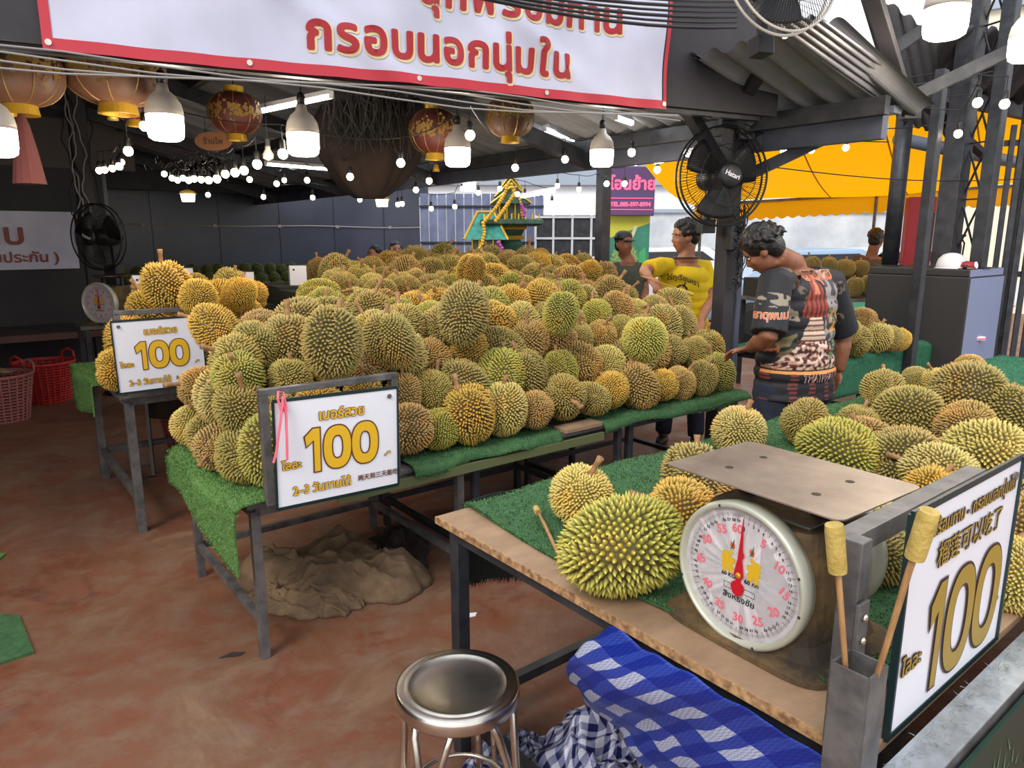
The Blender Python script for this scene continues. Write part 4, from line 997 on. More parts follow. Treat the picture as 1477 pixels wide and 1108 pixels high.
        # twin golden lions with flags and a red sun between them
        for sx_ in (-1, 1):
            lb = MB(); random.seed(3)
            base = [(0, .0, .010, .013), (.006, .013, .008, .008), (-.006, -.010, .006, .009), (.007, -.013, .005, .009), (-.009, .006, .005, .006), (.010, .003, .004, .010), (-.004, .020, .004, .005)]
            for x, z, rx, rz_ in base:
                pts = [(sx_*(.026+x)*s+rx*s*math.cos(a)*(1+.25*math.sin(5*a)), (.014+z)*s+rz_*s*math.sin(a)*(1+.2*math.cos(6*a))) for a in [2*PI*i/20 for i in range(20)]]
                lb.add([fn(px_, pz_, .0008+x*.01) for px_, pz_ in pts], [tuple(range(20))])
            lb.build('lion_print', mat('lion_gold', rgb(214, 170, 30), .5), t)
            fl = MB(); x0 = sx_*.020*s-.004*s; fl.add([fn(x0, .040*s, .0008), fn(x0+.008*s, .044*s, .0008), fn(x0+.008*s, .062*s, .0008)], [(0, 1, 2)]); fl.build('flag_print', mat('flag_green', rgb(40, 130, 80), .5), t)
            fl = MB(); fl.add([fn(x0+.009*s, .040*s, .0008), fn(x0, .047*s, .0008), fn(x0+.001*s, .055*s, .0008), fn(x0+.010*s, .050*s, .0008)], [(0, 1, 2, 3)]); fl.build('flag_print', mat('flag_orange', rgb(220, 90, 50), .5), t)
        sb = MB(); pts = ring(0, .036*s, .007*s, .007*s, 20, 2); sb.add([fn(x, z, .0009) for x, z in pts], [tuple(range(20))])
        for k in range(24):
            a = 2*PI*k/24; c_, s_ = math.cos(a), math.sin(a)
            sb.add([fn(.008*s*c_-.0003*s_, .036*s+.008*s*s_+.0003*c_, .0009), fn(.008*s*c_+.0003*s_, .036*s+.008*s*s_-.0003*c_, .0009), fn(.013*s*c_, .036*s+.013*s*s_, .0009)], [(0, 1, 2)])
        sb.build('sun_print', mat('sun_red', rgb(215, 60, 60), .5), t)
        for body, x, z, sz, bo in (('60 KG', -.024, -.012, .010, .0003), ('60 กก', .024, -.012, .011, .0003), ('สิงหธงชัย', 0, -.052, .0155, .0003)):
            lettering('dial_lettering', body, sz*s, M['ink'], t, fn, bo*s, (x*s, z*s), 1.1, .0008)
        bx = MB()
        for x in (-.020, .020):
            for a, c in (((-.012, -.024), (.012, -.024)), ((-.012, -.034), (.012, -.034)), ((-.012, -.024), (-.012, -.034)), ((.012, -.024), (.012, -.034))):
                bx.bar(fn((x+a[0])*s, a[1]*s, .0006), fn((x+c[0])*s, c[1]*s, .0006), .0006*s)
        bx.build('dial_boxes', M['ink'], t)
        nd = MB(); D = 1.5
        c_, s_ = math.cos(R(-D)), math.sin(R(-D)); rt = lambda x, z: (x*c_-z*s_, x*s_+z*c_)
        pol_ = [(-.0005, .106), (.0005, .106), (.0045, .03), (.008, .012), (.010, 0), (.006, -.006), (.005, -.012), (.012, -.017), (.014, -.025), (.009, -.036), (.0, -.041), (-.009, -.036), (-.014, -.025), (-.012, -.017), (-.005, -.012), (-.006, -.006), (-.010, 0), (-.008, .012), (-.0045, .03)]
        pts = [rt(x*s, z*s) for x, z in pol_]; n_ = len(pts)
        nd.add([fn(x, z, .005) for x, z in pts]+[fn(x, z, .0065) for x, z in pts], [tuple(range(n_))[::-1], tuple(range(n_, 2*n_))]+[(i, (i+1) % n_, n_+(i+1) % n_, n_+i) for i in range(n_)])
        nd.build('needle', M['needle'], t)
        MB().lathe([(.001, 0), (.006*s, 0), (.006*s, .008*s), (.003*s, .010*s), (.001, .010*s)], 14, fn(0, 0, 0), RX).build('needle_hub', M['gold'], t)
    return t
dial_scale((.57, 1.40, .803), R(-54), 'old brown dial scale with flat plate and red needle on the near table corner', 1.0)
# rusty sheet under the scale is its base flange; cable line on plywood
pl2 = Q(158, 440, 6.6)
st2 = thing('side_shelf', 'small dark shelf table holding the far dial scale', 'table', (pl2.x, pl2.y, 0), ANG)
MB().box((.1, .1, .83), (.75, .55, .03)).build('tabletop', M['greytop'], st2)
for x in (-.22, .42):
    for y in (-.12, .32): MB().box((x, y, .41), (.04, .04, .82)).build('leg', M['darksteel'], st2)
dial_scale((pl2.x+.02, pl2.y+.05, .845), R(-15), 'far small dial scale with round steel pan beside the left heap', 1.25, False)

# ================================================================= BLOCK, POSTS, RIGHT SIDE
bk0 = UV(5.51, -.38)
blk = thing('concrete_plinth', 'waist-high black painted plinth, one side coloured skylit blue-grey, behind the electronic scale', 'plinth', bk0, ANG)
M['chipped'] = mat('chipped_black', rgb(48, 44, 44), .55, 0, rgb(150, 120, 104), 5, 8, ramp=(.70, .72))
M['chipskylit'] = mat('chipped_skylit_blue', rgb(128, 138, 168), .6, 0, rgb(200, 195, 175), 4, 8, ramp=(.69, .71))  # sky light on the plinth's right face, put into the colour
MB().box((.36, .40, .66), (.72, .80, 1.32)).build('body', M['chipped'], blk, bevel=.01)
MB().box((.36, -.003, .66), (.70, .008, 1.30)).build('skylit_face', M['chipskylit'], blk)
MB().box((.36, .40, 1.35), (.70, .78, .06)).build('top_slab', M['chipped'], blk, bevel=.01)
MB().box((.36, .008, 1.35), (.69, .008, .055)).build('skylit_edge', M['chipskylit'], blk)
def post(label, x, y, Yd, w, z0, z1, round_=False, m='darksteel', name='steel_post'):
    p = Q(x, y, Yd); t = thing(name, label, 'post', (p.x, p.y, z0), ANG)
    if round_: MB().lathe([(w/2, 0), (w/2, z1-z0)], 20).build('shaft', M[m], t, True)
    else: MB().box((0, 0, (z1-z0)/2), (w, w*.8, z1-z0)).build('shaft', M[m], t, bevel=.006)
    MB().box((0, 0, .006), (w*1.35, w*1.2, .012)).build('foot_plate', M[m], t)
    return p
post('round dark post at the left rear of the plinth, floodlight at its top', 1283, 382, 6.35, .135, 1.38, 2.72, True)
post('square dark post passing in front of the plinth to the table behind the scale', 1318, 465, 5.42, .085, 0, 2.8)
pC = post('thick dark post rising from the middle of the plinth top', 1362, 380, 6.05, .19, 1.38, 4.3)
pD = post('slimmer dark post at the right of the plinth, braced to the thick one', 1411, 380, 5.85, .12, 1.38, 4.5)
lt = thing('lattice_bracing', 'thin crossed steel rods bracing the thick and slim posts', 'bracing', (pC.x, pC.y, 1.38))
a, c = Vector((.07, -.02, 0)), Vector((pD.x-pC.x-.04, pD.y-pC.y, 0))
for k in range(6):
    z = .12+k*.44
    MB().bar(a+Vector((0, 0, z)), c+Vector((0, 0, z+.42)), .012).build('rod', M['darksteel'], lt)
    MB().bar(a+Vector((0, 0, z+.42)), c+Vector((0, 0, z)), .012).build('rod', M['darksteel'], lt)
    MB().bar(a+Vector((0, 0, z+.43)), c+Vector((0, 0, z+.43)), .012).build('rod', M['darksteel'], lt)
rp = Q(1448, 400, 6.9); post('square dark post beside the slatted gate', 1455, 400, 6.6, .13, 0, 3.0)
sg = thing('slatted_gate', 'tall black slatted steel gate at the right edge of the view', 'gate', Q(1428, 400, 6.6).xy.to_3d(), R(-25))
for k in range(16): MB().box((.03+k*.075, 0, 1.35), (.045, .03, 2.5)).build('slat', M['darksteel'], sg, bevel=.004)
for z in (.25, 1.3, 2.45): MB().box((.6, .03, z), (1.25, .03, .05)).build('rail', M['black'], sg)
pp = thing('grey_pipe', 'grey plastic pipe running across behind the posts under the canopy', 'pipe', Q(1295, 200, 6.4))
MB().tube([Vector((0, 0, 0)), Q(1400, 222, 6.8)-Q(1295, 200, 6.4), Q(1500, 240, 7.2)-Q(1295, 200, 6.4)], .055, 14).build('pipe', mat('grey_pvc', rgb(112, 120, 138), .4), pp, True)
rd_ = thing('red_cabinet', 'narrow red cabinet half hidden behind the square post', 'cabinet', Q(1318, 385, 6.9).xy.to_3d(), R(-10))
MB().box((0, 0, 1.0), (.24, .12, 2.0)).build('body', M['red'], rd_, bevel=.01)
MB().box((.10, -.065, 1.5), (.02, .02, .7)).build('edge_strip', M['redcloth'], rd_)
# things on the plinth
def on(x, y, Yd, z): p = Q(x, y, Yd); return Vector((p.x, p.y, z))
th = thing('vacuum_flask', 'black pump vacuum flask standing on the plinth between the two braced posts', 'flask', on(1374, 365, 6.15, 1.38))
MB().lathe([(.055, 0), (.062, .01), (.062, .17), (.056, .2), (.045, .225), (.04, .25), (.045, .262), (.03, .275), (.001, .278)], 22).build('body', M['blackmatte'], th, True)
MB().box((.03, -.02, .262), (.10, .03, .02)).build('spout', M['blackmatte'], th, bevel=.005)
MB().tube([(.055, 0, .25), (.09, 0, .2), (.085, 0, .1), (.06, 0, .06)], .007, 8).build('handle', M['blackmatte'], th)
hm = thing('white_helmet', 'off-white safety helmet lying on the plinth', 'helmet', on(1373, 375, 5.88, 1.38), .3)
MB().lathe([(.12, 0), (.118, .03), (.105, .075), (.07, .11), (.03, .123), (.001, .125)], 24, sx=.85).build('shell', M['helmet'], hm, True)
MB().lathe([(.10, .012), (.145, .004), (.145, .0), (.10, .0)], 24, (0, -.02, 0), sx=.85).build('brim', M['helmet'], hm, True)
rc = thing('baseball_hat', 'red cap lying upside down beside the helmet', 'cap', on(1394, 379, 5.80, 1.38), .6)
MB().lathe([(.075, 0), (.078, .03), (.06, .055), (.001, .062)], 20).build('crown', M['red'], rc, True)
MB().lathe([(.001, 0), (.028, 0), (.028, .005), (.001, .005)], 16, (0, -.072, .03), Matrix.Rotation(R(80), 3, 'X')).build('badge', M['white'], rc)
MB().box((-.08, -.04, .006), (.10, .08, .006)).build('peak', M['tanpaper'], rc, bevel=.003)
lb_ = thing('small_cup', 'small dark cup standing at the front corner of the plinth', 'cup', on(1392, 384, 5.68, 1.38))
MB().lathe([(.014, 0), (.018, .035), (.015, .035), (.012, .003), (.001, .003)], 14).build('cup', M['blackmatte'], lb_, True)
# floodlight on the round post, small cameras
for x, y, Yd, lb in ((1262, 165, 5.9, 'square floodlight clamped to the top of the round post'), (1208, 185, 6.2, 'small grey box light hanging under the gutter')):
    p = Q(x, y, Yd); t = thing('floodlight', lb, 'light', p, R(20))
    MB().box((0, 0, 0), (.16 if x == 1262 else .09, .04, .11)).build('housing', M['steel'], t, bevel=.006)
    MB().box((0, -.022, 0), (.13 if x == 1262 else .07, .005, .085)).build('lens', M['glass'], t)
    MB().tube([(0, .02, 0), (.06, .05, .06), (.08, .05, .2)], .008, 6).build('bracket', M['darksteel'], t)

# electronic scale on the teal table
es_ = thing('electronic_scale', 'black electronic platform scale with tilted display box on the teal table', 'scale', P(1335, 482, .81), R(-14))
MB().box((.0, .0, .02), (.46, .34, .04)).build('base', M['blackmatte'], es_, bevel=.008)
MB().box((.0, .0, .052), (.42, .30, .012)).build('platform', M['chrome'], es_, bevel=.004)
MB().box((-.27, .06, .12), (.14, .10, .09), Matrix.Rotation(R(-25), 3, 'X')).build('display_box', M['blackmatte'], es_, bevel=.008)
MB().box((-.27, .022, .135), (.09, .004, .035), Matrix.Rotation(R(-25), 3, 'X')).build('display_window', mat('lcd', rgb(90, 98, 86), .2), es_)
MB().tube([(-.27, .07, .0), (-.27, .07, .1)], .012, 8).build('pole', M['chrome'], es_)
cl_ = thing('cable_clamp', 'black metal clamp standing at the end of the electronic scale', 'clamp', P(1386, 478, .81))
MB().tube([(0, 0, 0), (0, 0, .14)], .010, 8).build('rod', M['blackmatte'], cl_)
for z in (.05, .09, .13): MB().tube([(-.05, 0, z), (.05, 0, z+.01)], .008, 8).build('finger', M['blackmatte'], cl_)
bx_ = thing('paper_box', 'flat white and pink box under the end of the electronic scale', 'box', P(1402, 490, .80), R(5))
MB().box((0, 0, .015), (.16, .10, .03)).build('box', M['white'], bx_, bevel=.002); MB().box((0, -.051, .012), (.158, .003, .012)).build('pink_band', M['pink'], bx_)

# canopy
cm = bpy.data.materials.new('canopy_cloth'); cm.use_nodes = True; nt = cm.node_tree; pb__ = nt.nodes['Principled BSDF']; pb__.inputs['Base Color'].default_value = rgb(255, 186, 12); pb__.inputs['Roughness'].default_value = .6
tr_ = nt.nodes.new('ShaderNodeBsdfTranslucent'); tr_.inputs[0].default_value = rgb(255, 176, 8); mx_ = nt.nodes.new('ShaderNodeMixShader'); mx_.inputs[0].default_value = .62
nt.links.new(pb__.outputs[0], mx_.inputs[1]); nt.links.new(tr_.outputs[0], mx_.inputs[2]); nt.links.new(mx_.outputs[0], nt.nodes['Material Output'].inputs['Surface'])
N1, N2, F1, F2 = Q(918, 222, 7.0), Q(1560, 60, 6.2), Q(1002, 296, 9.6), Q(1560, 262, 8.6)
cn = thing('yellow_canopy', 'large yellow canvas canopy with scalloped valance over the street side', 'canopy', F1)
b = MB(); b.grid(40, 16, lambda i, j: (N1.lerp(N2, i).lerp(F1.lerp(F2, i), j)-F1+Vector((0, 0, -.10*math.sin(PI*j)*1.0+.03*math.sin(i*9))))); b.build('canvas', cm, cn, True)
b = MB(); n = 220
for i in range(n+1):
    t = i/n; p = F1.lerp(F2, t)-F1; s = .20+.035*abs(math.sin(t*34*PI))
    b.v += [tuple(p), tuple(p-Vector((0, .01, s)))]
for i in range(n): b.f.append((2*i, 2*i+2, 2*i+3, 2*i+1))
b.build('valance', cm, cn)
seam = MB()
for i in (.18, .38, .58, .78): seam.tube([N1.lerp(N2, i).lerp(F1.lerp(F2, i), j)-F1+Vector((0, 0, -.10*math.sin(PI*j)+.03*math.sin(i*9)-.006)) for j in [q/10 for q in range(11)]], .008, 4)
seam.build('seams', mat('canopy_seam', rgb(190, 130, 20), .7), cn)
MB().bar((0, 0, 0), F2-F1, .03).build('edge_pole', M['steel'], cn)
for t in (.02, .5, .98):
    p = F1.lerp(F2, t)-F1; MB().tube([(p.x, p.y, p.z), (p.x, p.y, -F1.z)], .02, 8).build('leg', M['steel'], cn)

# LED sign and durian poster
lp0 = Q(909, 276, 8.6)
ls = thing('led_sign', 'purple dot-matrix sign with pink lettering hanging above the durian poster', 'sign', lp0, R(6))
MB().box((0, 0, .0), (.58, .06, .56)).build('panel', mat('purple_sign', rgb(92, 70, 116), .5), ls, bevel=.01)
pk = mat('led_pink', rgb(235, 70, 110), .5, emit=(1, .12, .22, 1), es=1.0); fnl = lambda x, y, l=0: (x, -.032-l, y)
lettering('lettering', 'โอนย้าย', .19, pk, ls, fnl, .006, (.02, .02), .95)
lettering('lettering', 'TEL.085-597-8994', .065, pk, ls, fnl, .003, (0, -.17), 1)
for z in (-.08, -.21): MB().box((0, -.033, z), (.54, .006, .008)).build('led_line', pk, ls)
MB().tube([(-.2, 0, .28), (-.2, 0, .5)], .008, 6).build('hanger', M['darksteel'], ls); MB().tube([(.2, 0, .28), (.2, 0, .5)], .008, 6).build('hanger', M['darksteel'], ls)
po = Q(907, 340, 8.7); ps = thing('durian_poster', 'green and yellow durian poster board standing behind the man in the black cap', 'poster', (po.x, po.y, 0), R(6))
MB().box((0, .0, 1.35), (.50, .03, 1.15)).build('board', mat('poster_teal', rgb(50, 120, 100), .5, 0, rgb(70, 150, 130), 2), ps)
b = MB(); b.add([(-.25, -.017, 1.62), (.25, -.017, 1.80), (.25, -.017, 1.925), (-.25, -.017, 1.925)], [(0, 1, 2, 3)]); b.build('yellow_print', mat('poster_yellow', rgb(205, 205, 70), .5), ps)
b = MB(); b.add([(.0, -.017, .8), (.25, -.017, .8), (.25, -.017, 1.25)], [(0, 1, 2)]); b.build('yellow_print', mat('poster_lime', rgb(200, 200, 90), .5), ps)
b = MB(); cen = (-.05, 1.36); g = random.Random(2); pts = []
for i in range(56): a = 2*PI*i/56; r = .19 if i % 2 else .165; pts.append((cen[0]+r*.95*math.cos(a), -.018, cen[1]+r*1.15*math.sin(a)))
b.add(pts, [tuple(range(56))]); b.build('durian_print', mat('poster_durian', rgb(150, 190, 120), .6, 0, rgb(90, 130, 80), 45, 3, ramp=(.45, .55)), ps)
b = MB(); b.add([(-.02, -.019, 1.55), (.02, -.019, 1.55), (.10, -.019, 1.76), (.06, -.019, 1.77)], [(0, 1, 2, 3)]); b.build('stem_print', mat('poster_stem', rgb(210, 215, 180), .6), ps)
b = MB(); b.add([(.12, -.019, 1.3), (.22, -.019, 1.35), (.20, -.019, 1.52), (.13, -.019, 1.45)], [(0, 1, 2, 3)]); b.build('leaf_print', mat('poster_leaf', rgb(70, 185, 120), .6), ps)
for x in (-.23, .23): MB().box((x, .02, .65), (.03, .03, 1.3)).build('leg', M['steel'], ps)
dpk = Q(868, 380, 7.8); post('dark hall post between the glazed partition and the purple sign', 868, 380, 7.8, .13, 0, 2.35)

# ================================================================= SPIRIT HOUSES
SH = Q(736, 400, 11.0)
s1_ = thing('spirit_house', 'tall green and gold spirit house on a carved pedestal with marigold garlands', 'shrine', (SH.x, SH.y, 0), R(3))
def sq(prof, m, nm, par, cx=0, cy=0):
    b = MB(); n = 4
    for w, z in prof: b.v += [(cx+w*sx_, cy+w*sy_, z) for sx_, sy_ in ((-1, -1), (1, -1), (1, 1), (-1, 1))]
    for k in range(len(prof)-1): b.f += [(k*4+i, k*4+(i+1) % 4, (k+1)*4+(i+1) % 4, (k+1)*4+i) for i in range(4)]
    b.f += [(3, 2, 1, 0), tuple((len(prof)-1)*4+i for i in range(4))]; return b.build(nm, m, par)
sq([(.30, 0), (.30, .1), (.2, .2), (.16, .3), (.15, 1.3), (.17, 1.42), (.2, 1.5)], M['dgreen'], 'pedestal', s1_)
sq([(.17, 1.5), (.18, 1.54), (.15, 1.58), (.16, 1.66), (.20, 1.74), (.22, 1.80)], M['dgreen'], 'capital', s1_)
for k in range(6):
    MB().tube([(-.12, -.158, .45+k*.14), (0, -.17, .50+k*.14), (.12, -.158, .45+k*.14)], .012, 6).build('carved_band', M['gold'], s1_)
sq([(.40, 1.80), (.46, 1.83), (.46, 1.88), (.43, 1.90)], M['dgreen'], 'platform', s1_)
sq([(.185, 1.60), (.20, 1.63), (.185, 1.66)], M['gold'], 'capital_band', s1_); sq([(.225, 1.75), (.235, 1.775), (.225, 1.80)], M['gold'], 'capital_band', s1_)
for k in range(9): MB().box((-.4+k*.1, -.44, 1.93), (.02, .02, .08)).build('baluster', M['gold'], s1_)
sq([(.20, 1.90), (.20, 2.12), (.22, 2.14)], M['dgreen'], 'chamber', s1_)
for x in (-.17, -.06, .06, .17): MB().lathe([(.016, 1.9), (.012, 2.1), (.02, 2.13)], 8, (x, -.24, 0)).build('column', M['gold'], s1_)
for k, (w, z) in enumerate(((.30, 2.12), (.24, 2.22), (.17, 2.32))):
    b = MB(); b.add([(-w, -w, z), (w, -w, z), (w, w, z), (-w, w, z), (0, -w*.9, z+.22), (0, w*.9, z+.22)], [(0, 1, 4), (2, 3, 5), (0, 4, 5, 3), (1, 2, 5, 4), (0, 3, 2, 1)]); b.build('roof_tier', M['dgreen'] if k != 1 else M['teal'], s1_)
    for sx_ in (-1, 1): MB().tube([(sx_*w, -w-.01, z), (sx_*w*.5, -w-.01, z+.11), (0, -w-.01, z+.24)], .015, 6).build('gable_edge', M['gold'], s1_)
MB().lathe([(.06, 2.5), (.03, 2.58), (.02, 2.66), (.004, 2.8)], 10).build('spire', M['gold'], s1_, True)
S2 = Q(701, 380, 10.7)
s2_ = thing('spirit_house', 'lower spirit house with bright teal roof beside the tall one', 'shrine', (S2.x, S2.y, 0), R(3))
for x, y in ((-.28, -.2), (.28, -.2), (-.28, .2), (.28, .2)): MB().lathe([(.03, 0), (.025, .7), (.035, 1.3)], 8, (x, y, 0)).build('leg', M['dgreen'], s2_)
sq([(.36, 1.28), (.40, 1.31), (.40, 1.35)], M['teal'], 'platform', s2_)
sq([(.19, 1.35), (.19, 1.60), (.21, 1.62)], M['dgreen'], 'chamber', s2_)
for x in (-.2, -.1, .1, .2): MB().lathe([(.014, 1.35), (.01, 1.58), (.018, 1.62)], 8, (x, -.24, 0)).build('column', M['gold'], s2_)
b = MB(); w = .32; b.add([(-w, -w*.8, 1.6), (w, -w*.8, 1.6), (w, w*.8, 1.6), (-w, w*.8, 1.6), (-.12, 0, 1.98), (.12, 0, 1.98)], [(0, 1, 5, 4), (1, 2, 5), (2, 3, 4, 5), (3, 0, 4), (0, 3, 2, 1)]); b.build('roof', M['teal'], s2_)
for a_, c__ in (((-w, -w*.8, 1.6), (-.12, 0, 2.0)), ((w, -w*.8, 1.6), (.12, 0, 2.0)), ((-.14, 0, 2.0), (.14, 0, 2.0))): MB().tube([a_, c__], .018, 6).build('roof_ridge', M['gold'], s2_)
def garland(label, pts, m='garland', r=.028):
    t = thing('flower_garland', label, 'garland', pts[0]); dn = []
    for i in range(len(pts)-1):
        L_ = (pts[i+1]-pts[i]).length; k = max(1, int(L_/.035)); dn += [pts[i].lerp(pts[i+1], q/k)-pts[0] for q in range(k)]
    b = MB()
    for p in dn: b.ball(p, r*random.uniform(.85, 1.15), 8)
    o = b.build('flowers', M[m], t, True); o['kind'] = 'stuff'
random.seed(4)
garland('long marigold garland swinging from the spire down to the lower shrine', [Q(x, y, 10.45) for x, y in ((733, 265), (728, 280), (715, 300), (700, 318), (697, 322), (699, 335), (695, 352), (686, 368))])
garland('second marigold garland from the spire to the tall shrine platform', [Q(x, y, 10.35) for x, y in ((738, 266), (742, 280), (730, 298), (718, 315), (712, 322))])
garland('third marigold garland on the right slope of the tall shrine roof', [Q(x, y, 10.62) for x, y in ((744, 270), (752, 295), (753, 315))], r=.02)
garland('purple orchid spray on the tall shrine', [Q(x, y, 10.56) for x, y in ((752, 296), (757, 306), (754, 316))], 'purple')
garland('purple orchid spray on the lower shrine', [Q(x, y, 10.3) for x, y in ((719, 350), (724, 358), (722, 368))], 'purple')

# ================================================================= FANS
def fan(label, loc, yaw, r, pitch=0, rimm='blackmatte', blades='blackmatte', logo=True, post_dz=None):
    t = thing('wall_fan', label, 'fan', loc, rot=(R(pitch), 0, yaw)); RX = Matrix.Rotation(R(90), 3, 'X'); k = r/.33
    for rr_, y in ((r, -.04*k), (r, .02*k), (r*.62, -.105*k), (r*.66, .08*k)):
        MB().tube([(rr_*math.cos(a), y, rr_*math.sin(a)) for a in [2*PI*i/56 for i in range(56)]], (.0075 if rr_ == r else .003)*k, 6, True, False).build('cage_ring', M[rimm if rr_ == r else 'blackmatte'], t)
    w = MB()
    for i in range(104):
        a = 2*PI*i/104; a2 = a+.18; c, s = math.cos(a), math.sin(a); c2, s2 = math.cos(a2), math.sin(a2)
        w.tube([(r*.24*c, -.125*k, r*.24*s), (r*.62*(c+c2)/2, -.108*k, r*.62*(s+s2)/2), (r*.9*c2, -.07*k, r*.9*s2), (r*c2, -.04*k, r*s2)], 0.0019*k, 4, caps=False)
        if i % 2 == 0: w.tube([(r*.3*c, .10*k, r*.3*s), (r*.66*c, .08*k, r*.66*s), (r*c, .02*k, r*s)], .0014*k, 4, caps=False)
    w.build('cage_wires', M['blackmatte'], t)['kind'] = 'stuff'
    MB().lathe([(.001, .148*k), (.065*k, .145*k), (.085*k, .13*k), (.088*k, .115*k)], 28, mtx=RX).build('front_boss', M['blackmatte'], t, True)
    MB().lathe([(.075*k, -.06*k), (.078*k, .02*k), (.05*k, .06*k), (.001, .065*k)], 24, mtx=RX).build('hub', M['blackmatte'], t, True)
    for i in range(3):
        b = MB(); a0 = i*2*PI/3+.4
        b.grid(8, 6, lambda u, v: (lambda rad, an: (rad*math.cos(an), (.03-.06*v)*k, rad*math.sin(an)))(r*(.2+.66*u), a0+(v-.5)*(.75+.35*math.sin(u*PI*.8))))
        b.build('blade', M[blades], t, True, solid=.003)
    MB().lathe([(.085*k, .12*k*0), (.09*k, -.10*k), (.085*k, -.2*k), (.05*k, -.25*k), (.001, -.26*k)], 22, (0, .0, 0), RX).build('motor', M['blackmatte'], t, True)
    MB().bar((0, .15*k, -.02), (0, .16*k, -.30*k), .04*k).build('bracket', M['blackmatte'], t)
    MB().box((0, .17*k, -.33*k), (.10*k, .10*k, .10*k)).build('mount', M['blackmatte'], t, bevel=.005)
    if logo: lettering('lettering', 'Hatari', .045*k, M['white'], t, lambda x, y, l: (x*.94+y*.34, -.1485*k-l, y*.94-x*.34), .001, (0, -.012*k), 1, .001)
    return t
fl_ = Q(1040, 255, 4.80); fan('big black fan with caged blades mounted on the roof pillar in front of the canopy', fl_, R(14), .312)
f2_ = Q(143, 342, 7.3); fan('black fan on a stand in front of the left wall banner', f2_, R(-18), .325)
fs = thing('fan_stand', 'black pole stand carrying the left fan', 'stand', (f2_.x+.02, f2_.y+.17, 0))
MB().tube([(0, 0, 0), (0, 0, f2_.z-.3)], .022, 10).build('pole', M['blackmatte'], fs); MB().lathe([(.22, 0), (.22, .02), (.04, .05)], 24).build('base', M['blackmatte'], fs)
MB().box((-.0, -.05, 1.25), (.12, .06, .2)).build('control_box', M['blackmatte'], fs, bevel=.005)
f3_ = Q(1127, -46, 2.75); fan('fan with cream rim seen from below at the top edge of the view', f3_, R(20), .225, -8, 'cream', logo=False)
MB_ = thing('steel_bracket', 'dark steel arm holding the cream-rimmed fan from the roof', 'bracket', f3_+Vector((.05, .2, 0)))
MB().bar((0, 0, -.1), (.1, .25, .55), .035).build('arm', M['darksteel'], MB_)

# ================================================================= LAMPS
def big_bulb(label, x, y, Yd, w, group='big pear-shaped LED bulbs', cord=.35):
    p = Q(x, y, Yd); t = thing('led_bulb', label, 'bulb', p, 0, group); r = w/2
    MB().lathe([(.001, -r*1.05), (r*.70, -r*1.03), (r*.90, -r*.9), (r*.97, -r*.6), (r*.99, r*.35)], 32).build('diffuser', M['glow'], t, True)
    MB().lathe([(r*1.0, r*.30), (r*1.0, r*.55), (r*.92, r*.95), (r*.68, r*1.35), (r*.36, r*1.62), (r*.30, r*2.0), (.001, r*2.0)], 28).build('shell', M['cream'], t, True)
    MB().lathe([(r*.25, r*1.98), (r*.25, r*2.5), (r*.16, r*2.7), (.001, r*2.7)], 16).build('socket', M['blackmatte'], t, True)
    MB().tube([(0, 0, r*2.6), (.01, 0, r*2.7+cord*.5), (0, 0, r*2.7+cord)], .004, 6).build('cord', M['cable'], t)
    L_ = bpy.data.lights.new('bulb_light', 'POINT'); L_.energy = LAMP_W*(w/.17)**2; L_.color = (1, .86, .68); L_.shadow_soft_size = r
    lo_ = bpy.data.objects.new('bulb_light', L_); COL.objects.link(lo_); lo_.parent = t; lo_.location = (0, 0, -r*1.05-r-.01)
for x, y, Yd, w, lb in ((238, 175, 3.9, .185, 'lit big LED bulb hanging leftmost, under the banner corner'), (437, 200, 4.3, .185, 'lit big LED bulb in front of the slanting tube lamp, second under the banner'),
    (660, 220, 4.95, .175, 'lit big LED bulb beside the dim red lantern, third under the banner'), (868, 222, 5.3, .17, 'lit big LED bulb nearest the purple sign, fourth under the banner'),
    (1365, 22, 3.7, .20, 'lit big LED bulb in front of the thick post top'), (1482, 62, 3.9, .17, 'lit big LED bulb cut by the right edge near the cream facade'),
    (677, 266, 7.9, .14, 'small distant LED bulb glowing below the third big one'), (-8, 195, 3.2, .17, 'LED bulb glowing at the left edge behind the red tassel')):
    big_bulb(lb, x, y, Yd, w, cord=.9 if x > 1300 else .35)
def bulb_proto():
    t = thing('globe_bulb', 'x', 'bulb', (0, 0, 0))
    MB().ball((0, 0, 0), (.028, .028, .030), 14).build('globe', M['bulbglow'], t, True)
    MB().lathe([(.014, .022), (.017, .034), (.017, .07), (.010, .08), (.001, .08)], 12).build('socket', M['blackmatte'], t, True)
    MB().tube([(0, 0, .078), (0, 0, .16)], .003, 5).build('cord', M['cable'], t)
    return t
